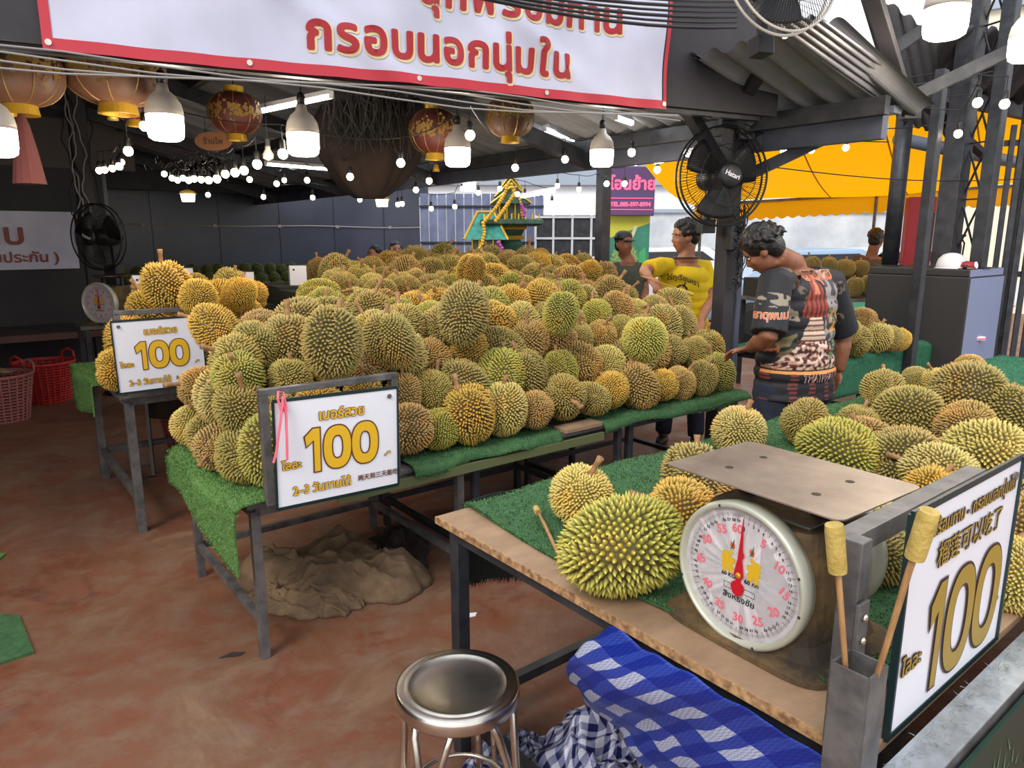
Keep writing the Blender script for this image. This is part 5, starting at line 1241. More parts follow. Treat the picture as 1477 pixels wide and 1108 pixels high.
strings = [
 ('left cluster beside the hall post', [(143, 246, 9), (151, 245, 9), (162, 243, 9), (172, 240, 10), (175, 234, 9)], .05),
 ('tight row over the yellow-topped lamp', [(237, 251, 8), (248, 257, 8), (256, 260, 8), (264, 257, 8), (272, 260, 9), (280, 258, 9), (290, 259, 9), (301, 260, 10), (313, 258, 11), (325, 251, 11), (339, 249, 12), (352, 246, 12), (371, 237, 13)], .03),
 ('middle string under the long tube lamp', [(360, 259, 8), (399, 265, 8), (410, 260, 7), (443, 260, 8), (505, 255, 10), (509, 264, 8), (543, 262, 8), (569, 263, 9), (619, 261, 9)], .06),
 ('low far string near the slate wall', [(300, 281, 7), (380, 284, 7), (451, 285, 7), (519, 288, 7), (574, 295, 6), (580, 294, 6), (600, 274, 8), (622, 301, 6), (656, 298, 6), (667, 272, 7), (690, 278, 7), (721, 272, 7), (746, 280, 7), (757, 282, 7), (796, 293, 7)], .06),
 ('near string just under the banner', [(185, 218, 13), (208, 182, 13), (408, 222, 14), (578, 235, 12), (678, 195, 14), (743, 242, 10), (815, 230, 10), (911, 220, 11)], .12),
 ('string before the purple sign', [(804, 268, 7), (835, 273, 7), (875, 265, 8), (901, 265, 8), (917, 235, 8), (948, 245, 10), (1130, 218, 9), (1170, 216, 10), (1220, 213, 9)], .05),
 ('string around the right-hand posts', [(1164, 142, 12), (1382, 193, 11), (1410, 148, 13), (1449, 150, 13)], .08)]
bp_ = bulb_proto(); first = True
for nm, lst, cd_ in strings:
    tops = []
    for i, (x, y, w) in enumerate(lst):
        Yd = min(.058*1024/w, 8.6); p = Q(x, y, Yd); o = bp_ if first else copy_tree(bp_); first = False
        o.location = p; o['label'] = 'glowing globe bulb, %s from left on the %s' % (ordn(i+1), nm); o['group'] = 'globe bulbs on the '+nm
        tops.append(p+Vector((0, 0, .16)))
    wt = thing('bulb_wire', 'thin black wire carrying the bulbs of the '+nm, 'wire', tops[0]); pts = []
    for i in range(len(tops)-1):
        a, c = tops[i], tops[i+1]; L_ = (c-a).length
        pts += [a.lerp(c, q/6)-Vector((0, 0, .08*L_*(1-(2*q/6-1)**2)*.5))-tops[0] for q in range(6)]
    pts.append(tops[-1]-tops[0]); MB().tube(pts, .004, 5).build('wire', M['cable'], wt)
def tube_lamp(label, a, b, r=.016):
    t = thing('tube_lamp', label, 'lamp', a); d = b-a
    MB().tube([(0, 0, 0), tuple(d)], r, 10).build('tube', M['tube'], t, True)
    MB().bar(Vector((0, 0, .03)), d+Vector((0, 0, .03)), .045, .03).build('batten_or_gap_light', M['white'], t)
    for e in (Vector((0, 0, 0)), d): MB().box((e.x, e.y, e.z+.01), (.03, .03, .05)).build('end_cap', M['white'], t)
tube_lamp('tube lamp slanting behind the second big bulb', Q(374, 161, 5.6), Q(478, 139, 5.3))
tube_lamp('long level tube lamp over the rear wall', Q(384, 237, 8.0), Q(497, 246, 8.8))
tube_lamp('tube lamp under the corrugated roof left of the fourth big bulb', Q(786, 187, 6.0), Q(857, 212, 6.7))
tube_lamp('short tube lamp end under the right corner of the banner', Q(888, 170, 5.2), Q(911, 178, 5.5))
tube_lamp('tube lamp fixed to the eave beam behind the pillar fan', Q(945, 234, 5.75), Q(1036, 216, 5.1))
tube_lamp('tube lamp on the eave beam above the gate and shrine', Q(800, 276, 8.0), Q(752, 284, 9.2))
tube_lamp('tube lamp under the gutter above the canopy', Q(1244, 190, 6.3), Q(1278, 186, 6.3))
for i, (x, y, Yd, lb) in enumerate(((271, 283, 7.0, 'square lamp with a yellow top below the tight row of bulbs'), (551, 291, 7.6, 'square lamp with a yellow top near the far wall corner'))):
    p = Q(x, y, Yd); t = thing('yellow_lamp', lb, 'lamp', p)
    MB().lathe([(.055, -.05), (.065, .02)], 16).build('diffuser', M['glow'], t, True); MB().lathe([(.085, .02), (.06, .045), (.02, .06)], 16).build('shade', M['peach'], t, True)
    MB().tube([(0, 0, .05), (0, 0, 1.2)], .003, 5).build('cord', M['cable'], t)
ub = Q(387, 225, 4.6); t = thing('unlit_bulb', 'unlit white bulb between two glowing bulbs under the banner', 'bulb', ub)
MB().lathe([(.001, -.03), (.03, -.015), (.033, .01), (.016, .04), (.016, .06)], 14).build('globe', M['cream'], t, True); MB().lathe([(.016, .05), (.018, .1), (.001, .1)], 10).build('socket', M['blackmatte'], t); MB().tube([(0, 0, .1), (0, 0, .35)], .003, 5).build('cord', M['cable'], t)

# ================================================================= LANTERNS AND HANGING THINGS
def lantern(label, x, y, Yd, w, h, m='redcloth', tassel=False, cord=.4):
    p = Q(x, y, Yd); t = thing('silk_lantern', label, 'lantern', p); r = w/2; hh = h/2; n = 40
    b = MB(); vs = []
    for k in range(17):
        a = -PI/2+PI*k/16; zz = math.sin(a)*hh; base = r*max(.30, math.cos(a)**.75)
        vs.append([(base*(1+.025*abs(math.sin(5*q/n*2*PI)))*math.cos(2*PI*q/n), base*(1+.025*abs(math.sin(5*q/n*2*PI)))*math.sin(2*PI*q/n), zz) for q in range(n)])
    for row in vs: b.v += row
    for k in range(16): b.f += [(k*n+q, k*n+(q+1) % n, (k+1)*n+(q+1) % n, (k+1)*n+q) for q in range(n)]
    b.build('silk_body', M[m], t, True)
    MB().lathe([(r*.36, hh*.92), (r*.38, hh*1.25), (r*.30, hh*1.25), (r*.30, hh*.92)], 24).build('top_band', M['gold'], t)
    MB().lathe([(r*.36, -hh*.92), (r*.40, -hh*1.25), (r*.32, -hh*1.25), (r*.30, -hh*.92)], 24).build('bottom_band', M['gold'], t)
    for q in range(10):
        a = 2*PI*q/10; MB().tube([(r*1.01*math.cos(a)*max(.3, math.cos(e)**.75), r*1.01*math.sin(a)*max(.3, math.cos(e)**.75), hh*math.sin(e)) for e in [R(-70+14*z) for z in range(11)]], .003, 4).build('rib', M['dullgold'], t)
    pr = MB(); g = random.Random(int(x))
    for q in range(150):
        a = g.uniform(-PI, 0); zc = g.gauss(0, .22); e = math.asin(max(-.9, min(.9, zc))); s_ = g.uniform(.006, .017)*w/.35
        c = Vector((r*1.035*math.cos(a)*math.cos(e)**.75, r*1.035*math.sin(a)*math.cos(e)**.75, hh*math.sin(e))); tx = Vector((-math.sin(a), math.cos(a), 0)); k5 = g.randint(3, 5); a0 = g.uniform(0, 6)
        pr.add([c+tx*s_*math.cos(a0+2*PI*z/k5)+Vector((0, 0, s_*math.sin(a0+2*PI*z/k5))) for z in range(k5)], [tuple(range(k5))])
    pr.build('gold_print', M['dullgold'], t)['kind'] = 'stuff'
    MB().tube([(0, 0, hh*1.2), (0, 0, hh*1.2+cord)], .004, 5).build('cord', M['cable'], t)
    if tassel:
        MB().lathe([(.012, -hh*1.2), (.03, -hh*1.5), (.05, -hh*2.2), (.075, -hh*3.3)], 14).build('tassel', M['tasselred'], t)
    return t
M['silkbrown'] = mat('faded_red_silk', rgb(104, 70, 50), .6, 0, rgb(80, 50, 38), 5)
lantern('round red silk lantern with gold flowers between the first two big bulbs', 339, 164, 5.3, .36, .29)
lantern('faded lantern with gold blossoms at the left edge, tassel hanging', 22, 104, 3.7, .42, .32, 'silkbrown', True)
lantern('wide faded lantern right below the banner corner', 165, 104, 4.0, .50, .34, 'silkbrown')
lantern('dark lantern half hidden behind the leftmost big bulb', 195, 146, 4.7, .33, .24, 'redcloth')
lantern('dim red lantern left of the third big bulb', 626, 190, 5.5, .36, .32, 'redcloth')
lantern('dark gold-patterned lantern hanging under the banner middle', 736, 168, 5.0, .32, .27, 'silkbrown')
for x, y, Yd, lb in ((162, 165, 4.2, 'little brass bell hanging below the wide faded lantern'), (629, 242, 5.9, 'little brass bell below the dim red lantern')):
    t = thing('brass_bell', lb, 'bell', Q(x, y, Yd)); MB().lathe([(.030, -.03), (.024, -.01), (.018, .02), (.006, .03), (.001, .032)], 16).build('bell', M['gold'], t, True); MB().tube([(0, 0, .03), (0, 0, .75)], .003, 5).build('cord', M['cable'], t)
wp = Q(308, 204, 5.8); t = thing('wooden_plaque', 'oval wooden name plaque hanging below the red silk lantern', 'plaque', wp, R(5))
MB().lathe([(.001, -.01), (.14, -.01), (.14, .01), (.001, .01)], 30, mtx=Matrix.Scale(.5, 3, Vector((0, 0, 1))) @ Matrix.Rotation(R(90), 3, 'X')).build('board', mat('plaque_wood', rgb(150, 98, 60), .6), t)
lettering('lettering', 'ร้านไพ', .06, M['tdark'], t, lambda x, y, l: (x, -.012-l, y), .001, (0, -.02)); MB().tube([(-.08, 0, .05), (0, 0, .14), (.08, 0, .05)], .003, 5).build('cord', M['cable'], t)
ch_ = Q(300, 238, 6.6); t = thing('wire_decoration', 'tangle of dull metal leaves hanging under the wooden plaque', 'decoration', ch_); b = MB(); g = random.Random(8)
for k in range(170):
    p = Vector((g.gauss(0, .20), g.gauss(0, .08), g.gauss(0, .06))); b.tube([p, p+Vector((g.uniform(-.04, .04), g.uniform(-.02, .02), g.uniform(-.05, .03)))], .004, 4)
b.build('metal_leaves', M['steel'], t)['kind'] = 'stuff'; MB().tube([(0, 0, 0), (0, 0, .4)], .003, 5).build('cord', M['cable'], t)
def clothlump(name, label, cat, loc, sx, sy, h, m, seed, folds=7, hang=False, rotz=0, part='cloth', uv=False, n=70, power=.55, amp=.35):
    t = thing(name, label, cat, loc, rotz); g = Vector((seed*3.7, seed*1.3, seed*.7)); b = MB()
    def fn(i, j):
        x, y = 2*i-1, 2*j-1; a = math.atan2(y, x); q = max(abs(x), abs(y)); ed = 1+.22*noise.noise(Vector((math.cos(a)*1.6, math.sin(a)*1.6, 0))+g)
        r_ = q; X, Y_ = math.cos(a)*r_*ed, math.sin(a)*r_*ed
        f = noise.noise(Vector((X*1.5, Y_*1.5, 0))+g)*.7+.34*max(0, 1-abs(noise.noise(Vector((X*1.8+Y_, Y_*1.3, 5))+g))*2.6)**2+.16*max(0, 1-3*abs(noise.noise(Vector((X*4-Y_*2, Y_*4, 9))+g)))**2
        z = h*(max(0, 1-r_**2.2)**power)*(.75+amp*f*1.6)
        z += .02*abs(noise.noise(Vector((X*5, Y_*5, 2))+g))*(1-max(0, r_-.9)*10 if r_ > .9 else 1)
        return (X*sx+.03*noise.noise(Vector((X*4, Y_*4, 3))+g), Y_*sy+.03*noise.noise(Vector((X*4, Y_*4, 7))+g), max(.002, z))
    b.grid(n, n, fn, uv=uv); b.build(part, m, t, True, solid=.006); return t
# brown cloth bundle and dried vines between the first and third big bulbs
hb_ = thing('hanging_sack', 'big brown cloth sack sagging from the ceiling behind the big bulbs', 'sack', Q(530, 225, 6.3)); b = MB()
def fs_(i, j):
    a = 2*PI*i; z = -.35+.75*j; r_ = (.06+.34*math.sin(PI*min(1, j*.75+.02))**.7)*(1+.10*math.sin(5*a+3*j)+.06*math.sin(11*a)); return (r_*math.cos(a)*1.05, r_*math.sin(a)*.6, z)
b.grid(60, 24, fs_); b.build('cloth', mat('brown_cloth', rgb(62, 46, 40), .9, 0, rgb(42, 32, 30), 4), hb_, True)
vn = thing('dried_vines', 'mass of dried vines and leaves hanging above the cloth sack', 'vines', Q(545, 160, 5.8)); b = MB(); g = random.Random(18)
for k in range(260):
    p = Vector((g.uniform(-.38, .38), g.gauss(0, .10), g.uniform(.0, .16))); d = g.uniform(.12, .38); b.tube([p, p+Vector((g.uniform(-.05, .05), 0, -d*.5)), p+Vector((g.uniform(-.08, .08), g.uniform(-.03, .03), -d))], .0045, 4, caps=False)
b.build('vines', mat('dry_vine', rgb(66, 60, 54), .9, 0, rgb(42, 38, 36), 8), vn)['kind'] = 'stuff'
MB().tube([(-.4, 0, .14), (.4, 0, .17)], .02, 8).build('branch', M['burlapd'], vn)

# wall banner at left
wb = Q(-60, 346, 8.35); t = thing('wall_banner', 'white banner with dull red Thai lettering on the black left wall', 'banner', (wb.x, wb.y, 0)); t.rotation_euler = (0, 0, ANG)
p1 = Q(110, 346, 8.35)
# place against the wall line
vv = 7.455; ux = lambda x: (lambda r_: ((-.98*1-UY*vv) - r_*(2.48+UX*vv))/(r_*UY-UX))((x-738.5)/F/ray(x, 346).y)
u1 = ux(110); pW = UV(u1, vv); t.location = (pW.x, pW.y, 0)
zt = lambda y: Q(105, y, pW.y).z
z0_, z1_ = zt(387), zt(306); b = MB(); b.grid(40, 14, lambda i, j: (-2.2+2.2*i, -.012-.012*abs(math.sin(9*i+6*j)), z0_+(z1_-z0_)*j)); b.build('sheet', M['banner'], t, True)
fb_ = lambda x, y, l=0: (x, -.036-l, y); hgt = z1_-z0_
M['dullred'] = mat('dull_red_letter', rgb(140, 62, 52), .5)
lettering('lettering', 'ทุเรียนดิบ', hgt*.50, M['dullred'], t, fb_, .008, (-1.22, z0_+hgt*.44), 1.15)
lettering('lettering', '(มีใบรับประกัน )', hgt*.235, M['dullred'], t, fb_, .004, (-.72, z0_+hgt*.13), 1.1)

# bench, baskets, sacks
bch = thing('wall_bench', 'long dark bench with a reddish front edge along the left wall', 'bench', UV(-3.2, 6.45), ANG)
zb_ = .60
MB().box((1.9, .42, zb_), (4.3, 1.0, .05)).build('seat', mat('bench_top', rgb(78, 68, 64), .6, 0, rgb(60, 52, 50), 4), bch, bevel=.004)
MB().box((1.9, -.085, zb_-.005), (4.3, .02, .07)).build('front_edge', mat('bench_edge', rgb(88, 52, 48), .6), bch)
for x in (-.1, 1.9, 3.9): MB().box((x, .05, .29), (.06, .06, .57)).build('leg', M['black'], bch)
for i, (x, y, lb) in enumerate(((0, 437, 'pale smudged plastic bottle at the left edge of the bench'), (20, 448, 'small black-and-white bottle on the bench'))):
    p = UV(-3.2+.9+i*.35, 6.75, zb_+.026); q = thing('plastic_bottle', lb, 'bottle', p); MB().lathe([(.04, 0), (.045, .02), (.045, .15), (.02, .19), (.018, .22), (.001, .22)], 16).build('body', M['white'] if i == 0 else M['blackmatte'], q, True); MB().lathe([(.02, .215), (.02, .24), (.001, .24)], 12).build('cap', M['red'] if i else M['blackmatte'], q); MB().lathe([(.046, .06), (.046, .11)], 16).build('label', M['steel'], q)
def basket(label, loc, r, h, m, rotz=0, handles=True, n=26, tall=False):
    t = thing('plastic_basket', label, 'basket', loc, rotz)
    MB().lathe([(.001, .008), (r*.72, .008), (r*.72, 0), (.001, 0)], 32).build('base', M[m], t)
    rows = 15 if h > .3 else 9
    for k in range(rows):
        f = (k+.5)/rows; rr_ = r*(.73+.25*f); MB().tube([(rr_*math.cos(a), rr_*math.sin(a), h*f) for a in [2*PI*i/40 for i in range(40)]], h/rows*.30, 5, True, False).build('weave_band', M[m], t)
    for i in range(n):
        a = 2*PI*i/n; MB().bar((r*.74*math.cos(a), r*.74*math.sin(a), 0), (r*.99*math.cos(a), r*.99*math.sin(a), h), .012, .016).build('stake', M[m], t)
    MB().tube([(r*math.cos(a), r*math.sin(a), h) for a in [2*PI*i/48 for i in range(48)]], .014, 8, True, False).build('rim', M[m], t, True)
    if handles:
        for s in (-1, 1): MB().tube([(s*r, -.09, h), (s*r*1.02, -.075, h+.07), (s*r*1.03, 0, h+.10), (s*r*1.02, .075, h+.07), (s*r, .09, h)], .011, 8).build('handle', M[m], t, True)
    return t
b1 = P(70, 578, 0); basket('bright red plastic basket with loop handles under the wall bench', b1, .27, .40, 'basket', R(70))
b2 = P(5, 606, 0); basket('faded pink basket at the left edge covered with a tan sack', b2, .27, .42, 'basketp', R(60))
tb = thing('tan_sack', 'tan paper-like sack draped over the faded pink basket', 'sack', b2); b = MB(); b.grid(20, 16, lambda i, j: (-.25+.30*i+.10*j, -.285+.01*math.sin(9*i)-.02*(1-j), .10+.36*j)); b.build('sacking', M['tanpaper'], tb, True, solid=.006)
b = MB(); b.grid(12, 12, lambda i, j: (-.16+.3*i, -.285+.35*j, .46+.015*math.sin(7*i+5*j))); b.build('sacking_top', M['tanpaper'], tb, True, solid=.006)
clothlump('burlap_sacks', 'pile of dark folded burlap sacks behind the bright red basket', 'sacks', UV(-1.85, 5.75), 1.1, .35, .55, M['burlapd'], 3, rotz=ANG)
b3 = P(272, 668, 0); basket('dull red basket under the front end of the tables with sacking inside', b3+Vector((.05, .1, 0)), .25, .36, 'basketd', 0, False)
clothlump('dark_burlap', 'dark ragged burlap heaped on the dull red basket under the tables', 'sack', b3+Vector((.0, .12, .37)), .30, .26, .28, M['burlapd'], 5, amp=.5)
b4 = P(232, 600, 0); basket('bright red basket partly seen behind the small price sign', b4+Vector((0, .5, 0)), .26, .36, 'basket', 0, False)
bs = P(480, 838, 0); clothlump('burlap_sack', 'crumpled brown burlap sack lying on the red floor under the front table', 'sack', bs+Vector((.0, .02, 0)), .43, .31, .15, M['burlap'], 11, rotz=R(-8), amp=.6, n=130)
clothlump('burlap_sack', 'darker folded burlap scrap in front of the crumpled brown sack', 'sack', P(440, 872, 0), .27, .12, .08, M['burlap'], 17, rotz=R(-12), amp=.7, n=90)
clothlump('burlap_sack', 'frayed dark sack end beside the table leg on the red floor', 'sack', P(572, 800, 0), .17, .27, .12, M['burlapd'], 23, rotz=R(5), amp=.5)
for x, y, lb in ((592, 773, 'white paper scrap by the foot of the middle table leg'), (677, 888, 'white paper scrap on the floor left of the hanging net')):
    t = thing('paper_scrap', lb, 'scrap', P(x, y, .0), R(30)); MB().prism([(-.035, -.01), (.02, -.018), (.04, .005), (0, .02)], .002).build('scrap', M['white'], t)
for k, (x, y) in enumerate(((217, 688), (335, 945))):
    t = thing('dead_leaf', ('dry brown leaf on the floor under the raised left table', 'dry dark leaf on the floor in front of the table leg')[k], 'leaf', P(x, y, .0), R(20)); MB().prism([(-.05, -.008), (.03, -.02), (.05, .0), (.0, .02)], .003).build('leaf', M['burlapd'], t)

# check tarpaulin under the near table
ta, tb2 = P(868, 906, .772), P(1255, 1150, .772); tc_, td_ = P(838, 1000, .42), P(1050, 1230, .32)
tt = thing('check_tarpaulin', 'blue and white checked woven tarpaulin bag slung under the near table edge', 'tarpaulin', ta)
def ft_(i, j):
    p = ta.lerp(tb2, i).lerp(tc_.lerp(td_, i), j); o_ = Vector((-.045, -.02, .01))*(math.sin(PI*j)*(1+.8*math.sin(7*i+2*j))+.25*math.sin(19*i+6*j)*j)
    return p+o_*.9+Vector((.02, .01, 0))*(1-j)-ta+Vector((0, 0, .012*noise.noise(Vector((i*9, j*6, 0)))))
b = MB(); b.grid(90, 40, ft_, uv=True); b.uv = [(x*1.25+.3*y, y*.40) for x, y in b.uv]; b.build('fabric', M['check'], tt, True, solid=.003)
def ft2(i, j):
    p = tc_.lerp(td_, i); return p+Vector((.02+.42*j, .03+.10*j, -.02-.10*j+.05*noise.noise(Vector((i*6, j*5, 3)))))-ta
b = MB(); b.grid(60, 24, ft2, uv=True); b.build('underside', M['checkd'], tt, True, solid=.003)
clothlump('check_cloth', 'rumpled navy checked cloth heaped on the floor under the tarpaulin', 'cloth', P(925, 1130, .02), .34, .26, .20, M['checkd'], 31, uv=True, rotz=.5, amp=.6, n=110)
clothlump('check_cloth', 'dark blue shaggy cloth on the floor just right of the stool legs', 'cloth', P(745, 1112, .0), .15, .14, .07, M['checkd'], 37, uv=True, amp=.6)

# stool
sp_ = P(660, 985, .47); st = thing('steel_stool', 'round stainless steel stool standing before the near table leg', 'stool', (sp_.x, sp_.y, 0), R(20))
MB().lathe([(.001, .462), (.05, .4615), (.11, .464), (.128, .470), (.134, .4735), (.137, .470), (.142, .470), (.155, .472), (.162, .468), (.165, .460), (.165, .435), (.160, .428), (.155, .435)], 64).build('seat', M['chrome'], st, True)
MB().tube([(.128*math.cos(a), .128*math.sin(a), .15) for a in [2*PI*i/48 for i in range(48)]], .007, 8, True, False).build('ring_stretcher', M['chrome'], st, True)
for k in range(4):
    a0 = R(45+90*k)
    for s in (-1, 1):
        a = a0+s*R(28); aa = a0+s*R(9)
        pts = [(.05*math.cos(a0), .05*math.sin(a0), .425)] if False else []
        c0 = Vector((.06*math.cos(a0+s*R(70)), .06*math.sin(a0+s*R(70)), .430)); c1 = Vector((.12*math.cos(a), .12*math.sin(a), .428)); c2 = Vector((.148*math.cos(a*.5+aa*.5), .148*math.sin(a*.5+aa*.5), .39)); c3 = Vector((.158*math.cos(aa), .158*math.sin(aa), .30)); c4 = Vector((.175*math.cos(aa), .175*math.sin(aa), .012))
        MB().tube([c0, c1, c1.lerp(c2, .5)+Vector((0, 0, .012)), c2, c3, c3.lerp(c4, .5), c4], .0105, 10).build('leg', M['chrome'], st, True)
        MB().lathe([(.014, 0), (.015, .03), (.011, .035)], 12, (c4.x, c4.y, 0)).build('rubber_foot', M['blackmatte'], st, True)

# near-roof pieces at the upper right
A_, B__, C_, D_2 = Q(1085, 18, 3.3), Q(1185, 25, 3.35), Q(1325, 128, 4.55), Q(1296, 166, 4.6)
hs = thing('loose_roof_sheet', 'bright ribbed metal sheet hanging loose along the roof edge', 'sheet', A_); b = MB()
b.grid(20, 48, lambda i, j: A_.lerp(D_2, i).lerp(B__.lerp(C_, i), j)-A_+Vector((0, 0, .010*math.sin(j*5*2*PI)))); b.build('sheet', mat('bright_zinc', rgb(150, 152, 160), .35, .55, rgb(120, 122, 130), 3), hs, True, solid=.002)
for (x0, y0, d0), (x1, y1, d1), lb in (((1258, -8, 3.6), (1312, 165, 4.7), 'dark strut leaning from the roof to the square post'), ((1120, 70, 4.2), (1050, 175, 4.85), 'dark diagonal strut meeting the roof pillar from the right'), ((1170, 75, 4.5), (1075, 195, 4.95), 'second dark diagonal strut above the pillar fan'), ((1335, 150, 6.0), (1432, 235, 6.6), 'short dark strut behind the lattice rods')):
    a, c = Q(x0, y0, d0), Q(x1, y1, d1); t = thing('roof_strut', lb, 'strut', a); MB().bar((0, 0, 0), c-a, .075, .05).build('strut', M['black'], t, bevel=.004); MB().box(tuple(c-a), (.10, .09, .06)).build('gusset', M['darksteel'], t)
rr2 = thing('side_roof', 'dark worn tile roof edge behind the posts under the cream facade', 'roof', Q(1320, 120, 6.4))
a, c = Q(1320, 118, 6.4), Q(1520, 160, 7.0); b = MB(); b.grid(40, 6, lambda i, j: (a.lerp(c, i)+Vector((0, -.5*j, .35*j+.03*math.sin(60*i)))-a)); b.build('tiles', M['roofd'], rr2, True, solid=.03)
MB().bar((0, 0, -.05), c-a+Vector((0, 0, -.05)), .08, .12).build('fascia', M['darksteel'], rr2)
k4 = [Q(1235, -30, 5.2)-a, Q(1402, 84, 6.5)-a, Q(1402, 205, 7.4)-a, Q(1296, 172, 6.2)-a]; b = MB(); b.grid(30, 6, lambda i, j: k4[0].lerp(k4[1], i).lerp(k4[3].lerp(k4[2], i), j)+Vector((0, 0, .02*math.sin(i*50)))); b.build('rear_slope', M['roofd'], rr2, True, solid=.02)
g = random.Random(77); wr = thing('loose_cables', 'tangled black cables strung between the pillar and the right-hand posts', 'cables', Q(1060, 130, 4.9))
for k in range(12):
    a = Q(1060+g.uniform(-5, 30), 90+k*9, 4.8); c = Q(1280+g.uniform(-20, 160), 90+k*8+g.uniform(-20, 30), 5.7); m_ = a.lerp(c, .5)-Vector((0, 0, g.uniform(.02, .2)))
    MB().tube([(a*(1-s)**2+m_*2*s*(1-s)+c*s*s)-Q(1060, 130, 4.9) for s in [i/12 for i in range(13)]], .004, 5).build('cable', M['cable'], wr)
a, c = Q(1105, 240, 4.9), Q(1477, 258, 6.3); t = thing('washing_line', 'thin dark line crossing in front of the canopy', 'line', a); MB().tube([(a.lerp(c, s)-a-Vector((0, 0, .05*math.sin(PI*s)))) for s in [i/8 for i in range(9)]], .004, 5).build('line', M['cable'], t)

# ================================================================= PEOPLE
def fused(mb, voxel, it=4, cut=None, name='body'):
    me = mb.mesh('raw'); o = bpy.data.objects.new('raw', me); COL.objects.link(o)
    r_ = o.modifiers.new('r', 'REMESH'); r_.mode = 'VOXEL'; r_.voxel_size = voxel
    s_ = o.modifiers.new('s', 'SMOOTH'); s_.iterations = it; s_.factor = .5
    bpy.context.view_layer.update(); out = bpy.data.meshes.new_from_object(o.evaluated_get(bpy.context.evaluated_depsgraph_get()))
    bpy.data.objects.remove(o); bpy.data.meshes.remove(me)
    if cut:
        bm = bmesh.new(); bm.from_mesh(out)
        for co, no in cut: bmesh.ops.bisect_plane(bm, geom=bm.verts[:]+bm.edges[:]+bm.faces[:], plane_co=co, plane_no=no, clear_outer=True)
        bm.to_mesh(out); bm.free()
    out.shade_smooth(); out.name = name; return out
def hand(mb, wr_, dirv, nrm, s=1.0, curl=.5, side=1):
    d = dirv.normalized(); n = (nrm-d*nrm.dot(d)).normalized(); x = d.cross(n)*side
    rot = Matrix((x, d, n)).transposed()
    mb.ball(wr_+d*.05*s, (.040*s, .050*s, .017*s), 12, rot)
    for i, (off, ln) in enumerate(((-.030, .070), (-.010, .080), (.011, .074), (.031, .058))):
        p = wr_+d*.088*s+x*off*s; pts = [p-d*.03*s, p]; a = .15
        for q in range(3):
            a += curl*(.5+.35*q); p = p+(d*math.cos(a)-n*math.sin(a))*ln*s*(.42-.07*q); pts.append(p)
        mb.tube(pts, [.0095*s, .0095*s, .009*s, .0082*s, .0068*s], 8)
    p = wr_+d*.028*s-x*.032*s; mb.tube([wr_+d*.02*s-x*.01*s, p, p-x*.022*s+d*.026*s-n*.008*s, p-x*.024*s+d*.050*s-n*.022*s], [.013*s, .012*s, .010*s, .008*s], 8)
def head_geo(mb, mh):
    R3 = mh.to_3x3(); f = lambda c, r: mb.ball(mh @ Vector(c), r, 16, R3)
    f((0, -.012, .032), (.076, .094, .084)); f((0, .024, -.028), (.062, .068, .078)); f((0, .060, -.083), (.026, .022, .022)); f((0, .03, .04), (.064, .062, .052))
    f((0, .098, -.018), (.013, .017, .016)); mb.tube([mh @ Vector((0, .086, .022)), mh @ Vector((0, .098, -.014))], [.008, .012], 8)
    f((0, .086, -.050), (.022, .012, .006)); f((0, .084, -.060), (.019, .011, .006)); f((.036, .068, -.02), (.022, .018, .02)); f((-.036, .068, -.02), (.022, .018, .02))
    for s in (-1, 1): f((s*.034, .078, .026), (.024, .010, .006)); f((s*.076, -.002, -.008), (.010, .020, .031))
def face_parts(t, mh, base, lips=True):
    inv = Matrix.Translation(-Vector(base)); 
    for s in (-1, 1):
        b = MB(); b.ball(inv @ (mh @ Vector((s*.032, .0790, .008))), (.0095, .0070, .0042), 12, mh.to_3x3()); o = b.build('eye', M['helmet'], t, True)
        b = MB(); b.ball(inv @ (mh @ Vector((s*.032, .0850, .008))), (.0048, .003, .0042), 10, mh.to_3x3()); b.build('iris', M['ink'], o, True)
        b = MB(); b.tube([inv @ (mh @ Vector(c)) for c in ((s*.016, .090, .026), (s*.032, .089, .030), (s*.048, .080, .026))], [.0025, .0035, .002], 6); b.build('eyebrow', M['hair'], t, True)
    if lips: b = MB(); b.tube([inv @ (mh @ Vector(c)) for c in ((-.020, .090, -.055), (0, .0985, -.055), (.020, .090, -.055))], [.002, .0045, .002], 6); b.build('lips', mat('lips', rgb(150, 78, 70), .5), t, True)
def hair_geo(mh, seed, vol=1.0, long_=False, lumps=70, front=.045):
    b = MB(); g = random.Random(seed); R3 = mh.to_3x3()
    b.ball(mh @ Vector((0, -.022, .046)), (.083*vol, .092*vol, .082*vol), 18, R3); b.ball(mh @ Vector((0, -.055, -.005)), (.072*vol, .052*vol, .07), 14, R3)
    for k in range(lumps):
        a = g.uniform(0, 2*PI); e = g.uniform(-.15, 1.5); d = Vector((math.cos(a)*math.cos(e), math.sin(a)*math.cos(e), math.sin(e)))
        if d.y > .45 and d.z < .42: continue
        c = Vector((d.x*.082*vol, -.02+d.y*.092*vol, .04+d.z*.082*vol)); q = c+Vector((g.uniform(-.02, .02), g.uniform(-.02, .012), -g.uniform(.01, .035)))
        b.tube([mh @ (c*.92), mh @ (c+d*.012), mh @ (q+d*.008)], [.014, .011, .004], 6)
    if long_: b.tube([mh @ Vector((0, -.09, .03)), mh @ Vector((0, -.12, -.05)), mh @ Vector((0, -.10, -.22))], [.03, .032, .015], 10)
    return b
def head_matrix(c, face, tilt=0, roll=0):
    f = Vector(face).normalized(); yaw = math.atan2(f.y, f.x)-PI/2
    return Matrix.Translation(c) @ Matrix.Rotation(yaw, 4, 'Z') @ Matrix.Rotation(-tilt, 4, 'X') @ Matrix.Rotation(roll, 4, 'Y')
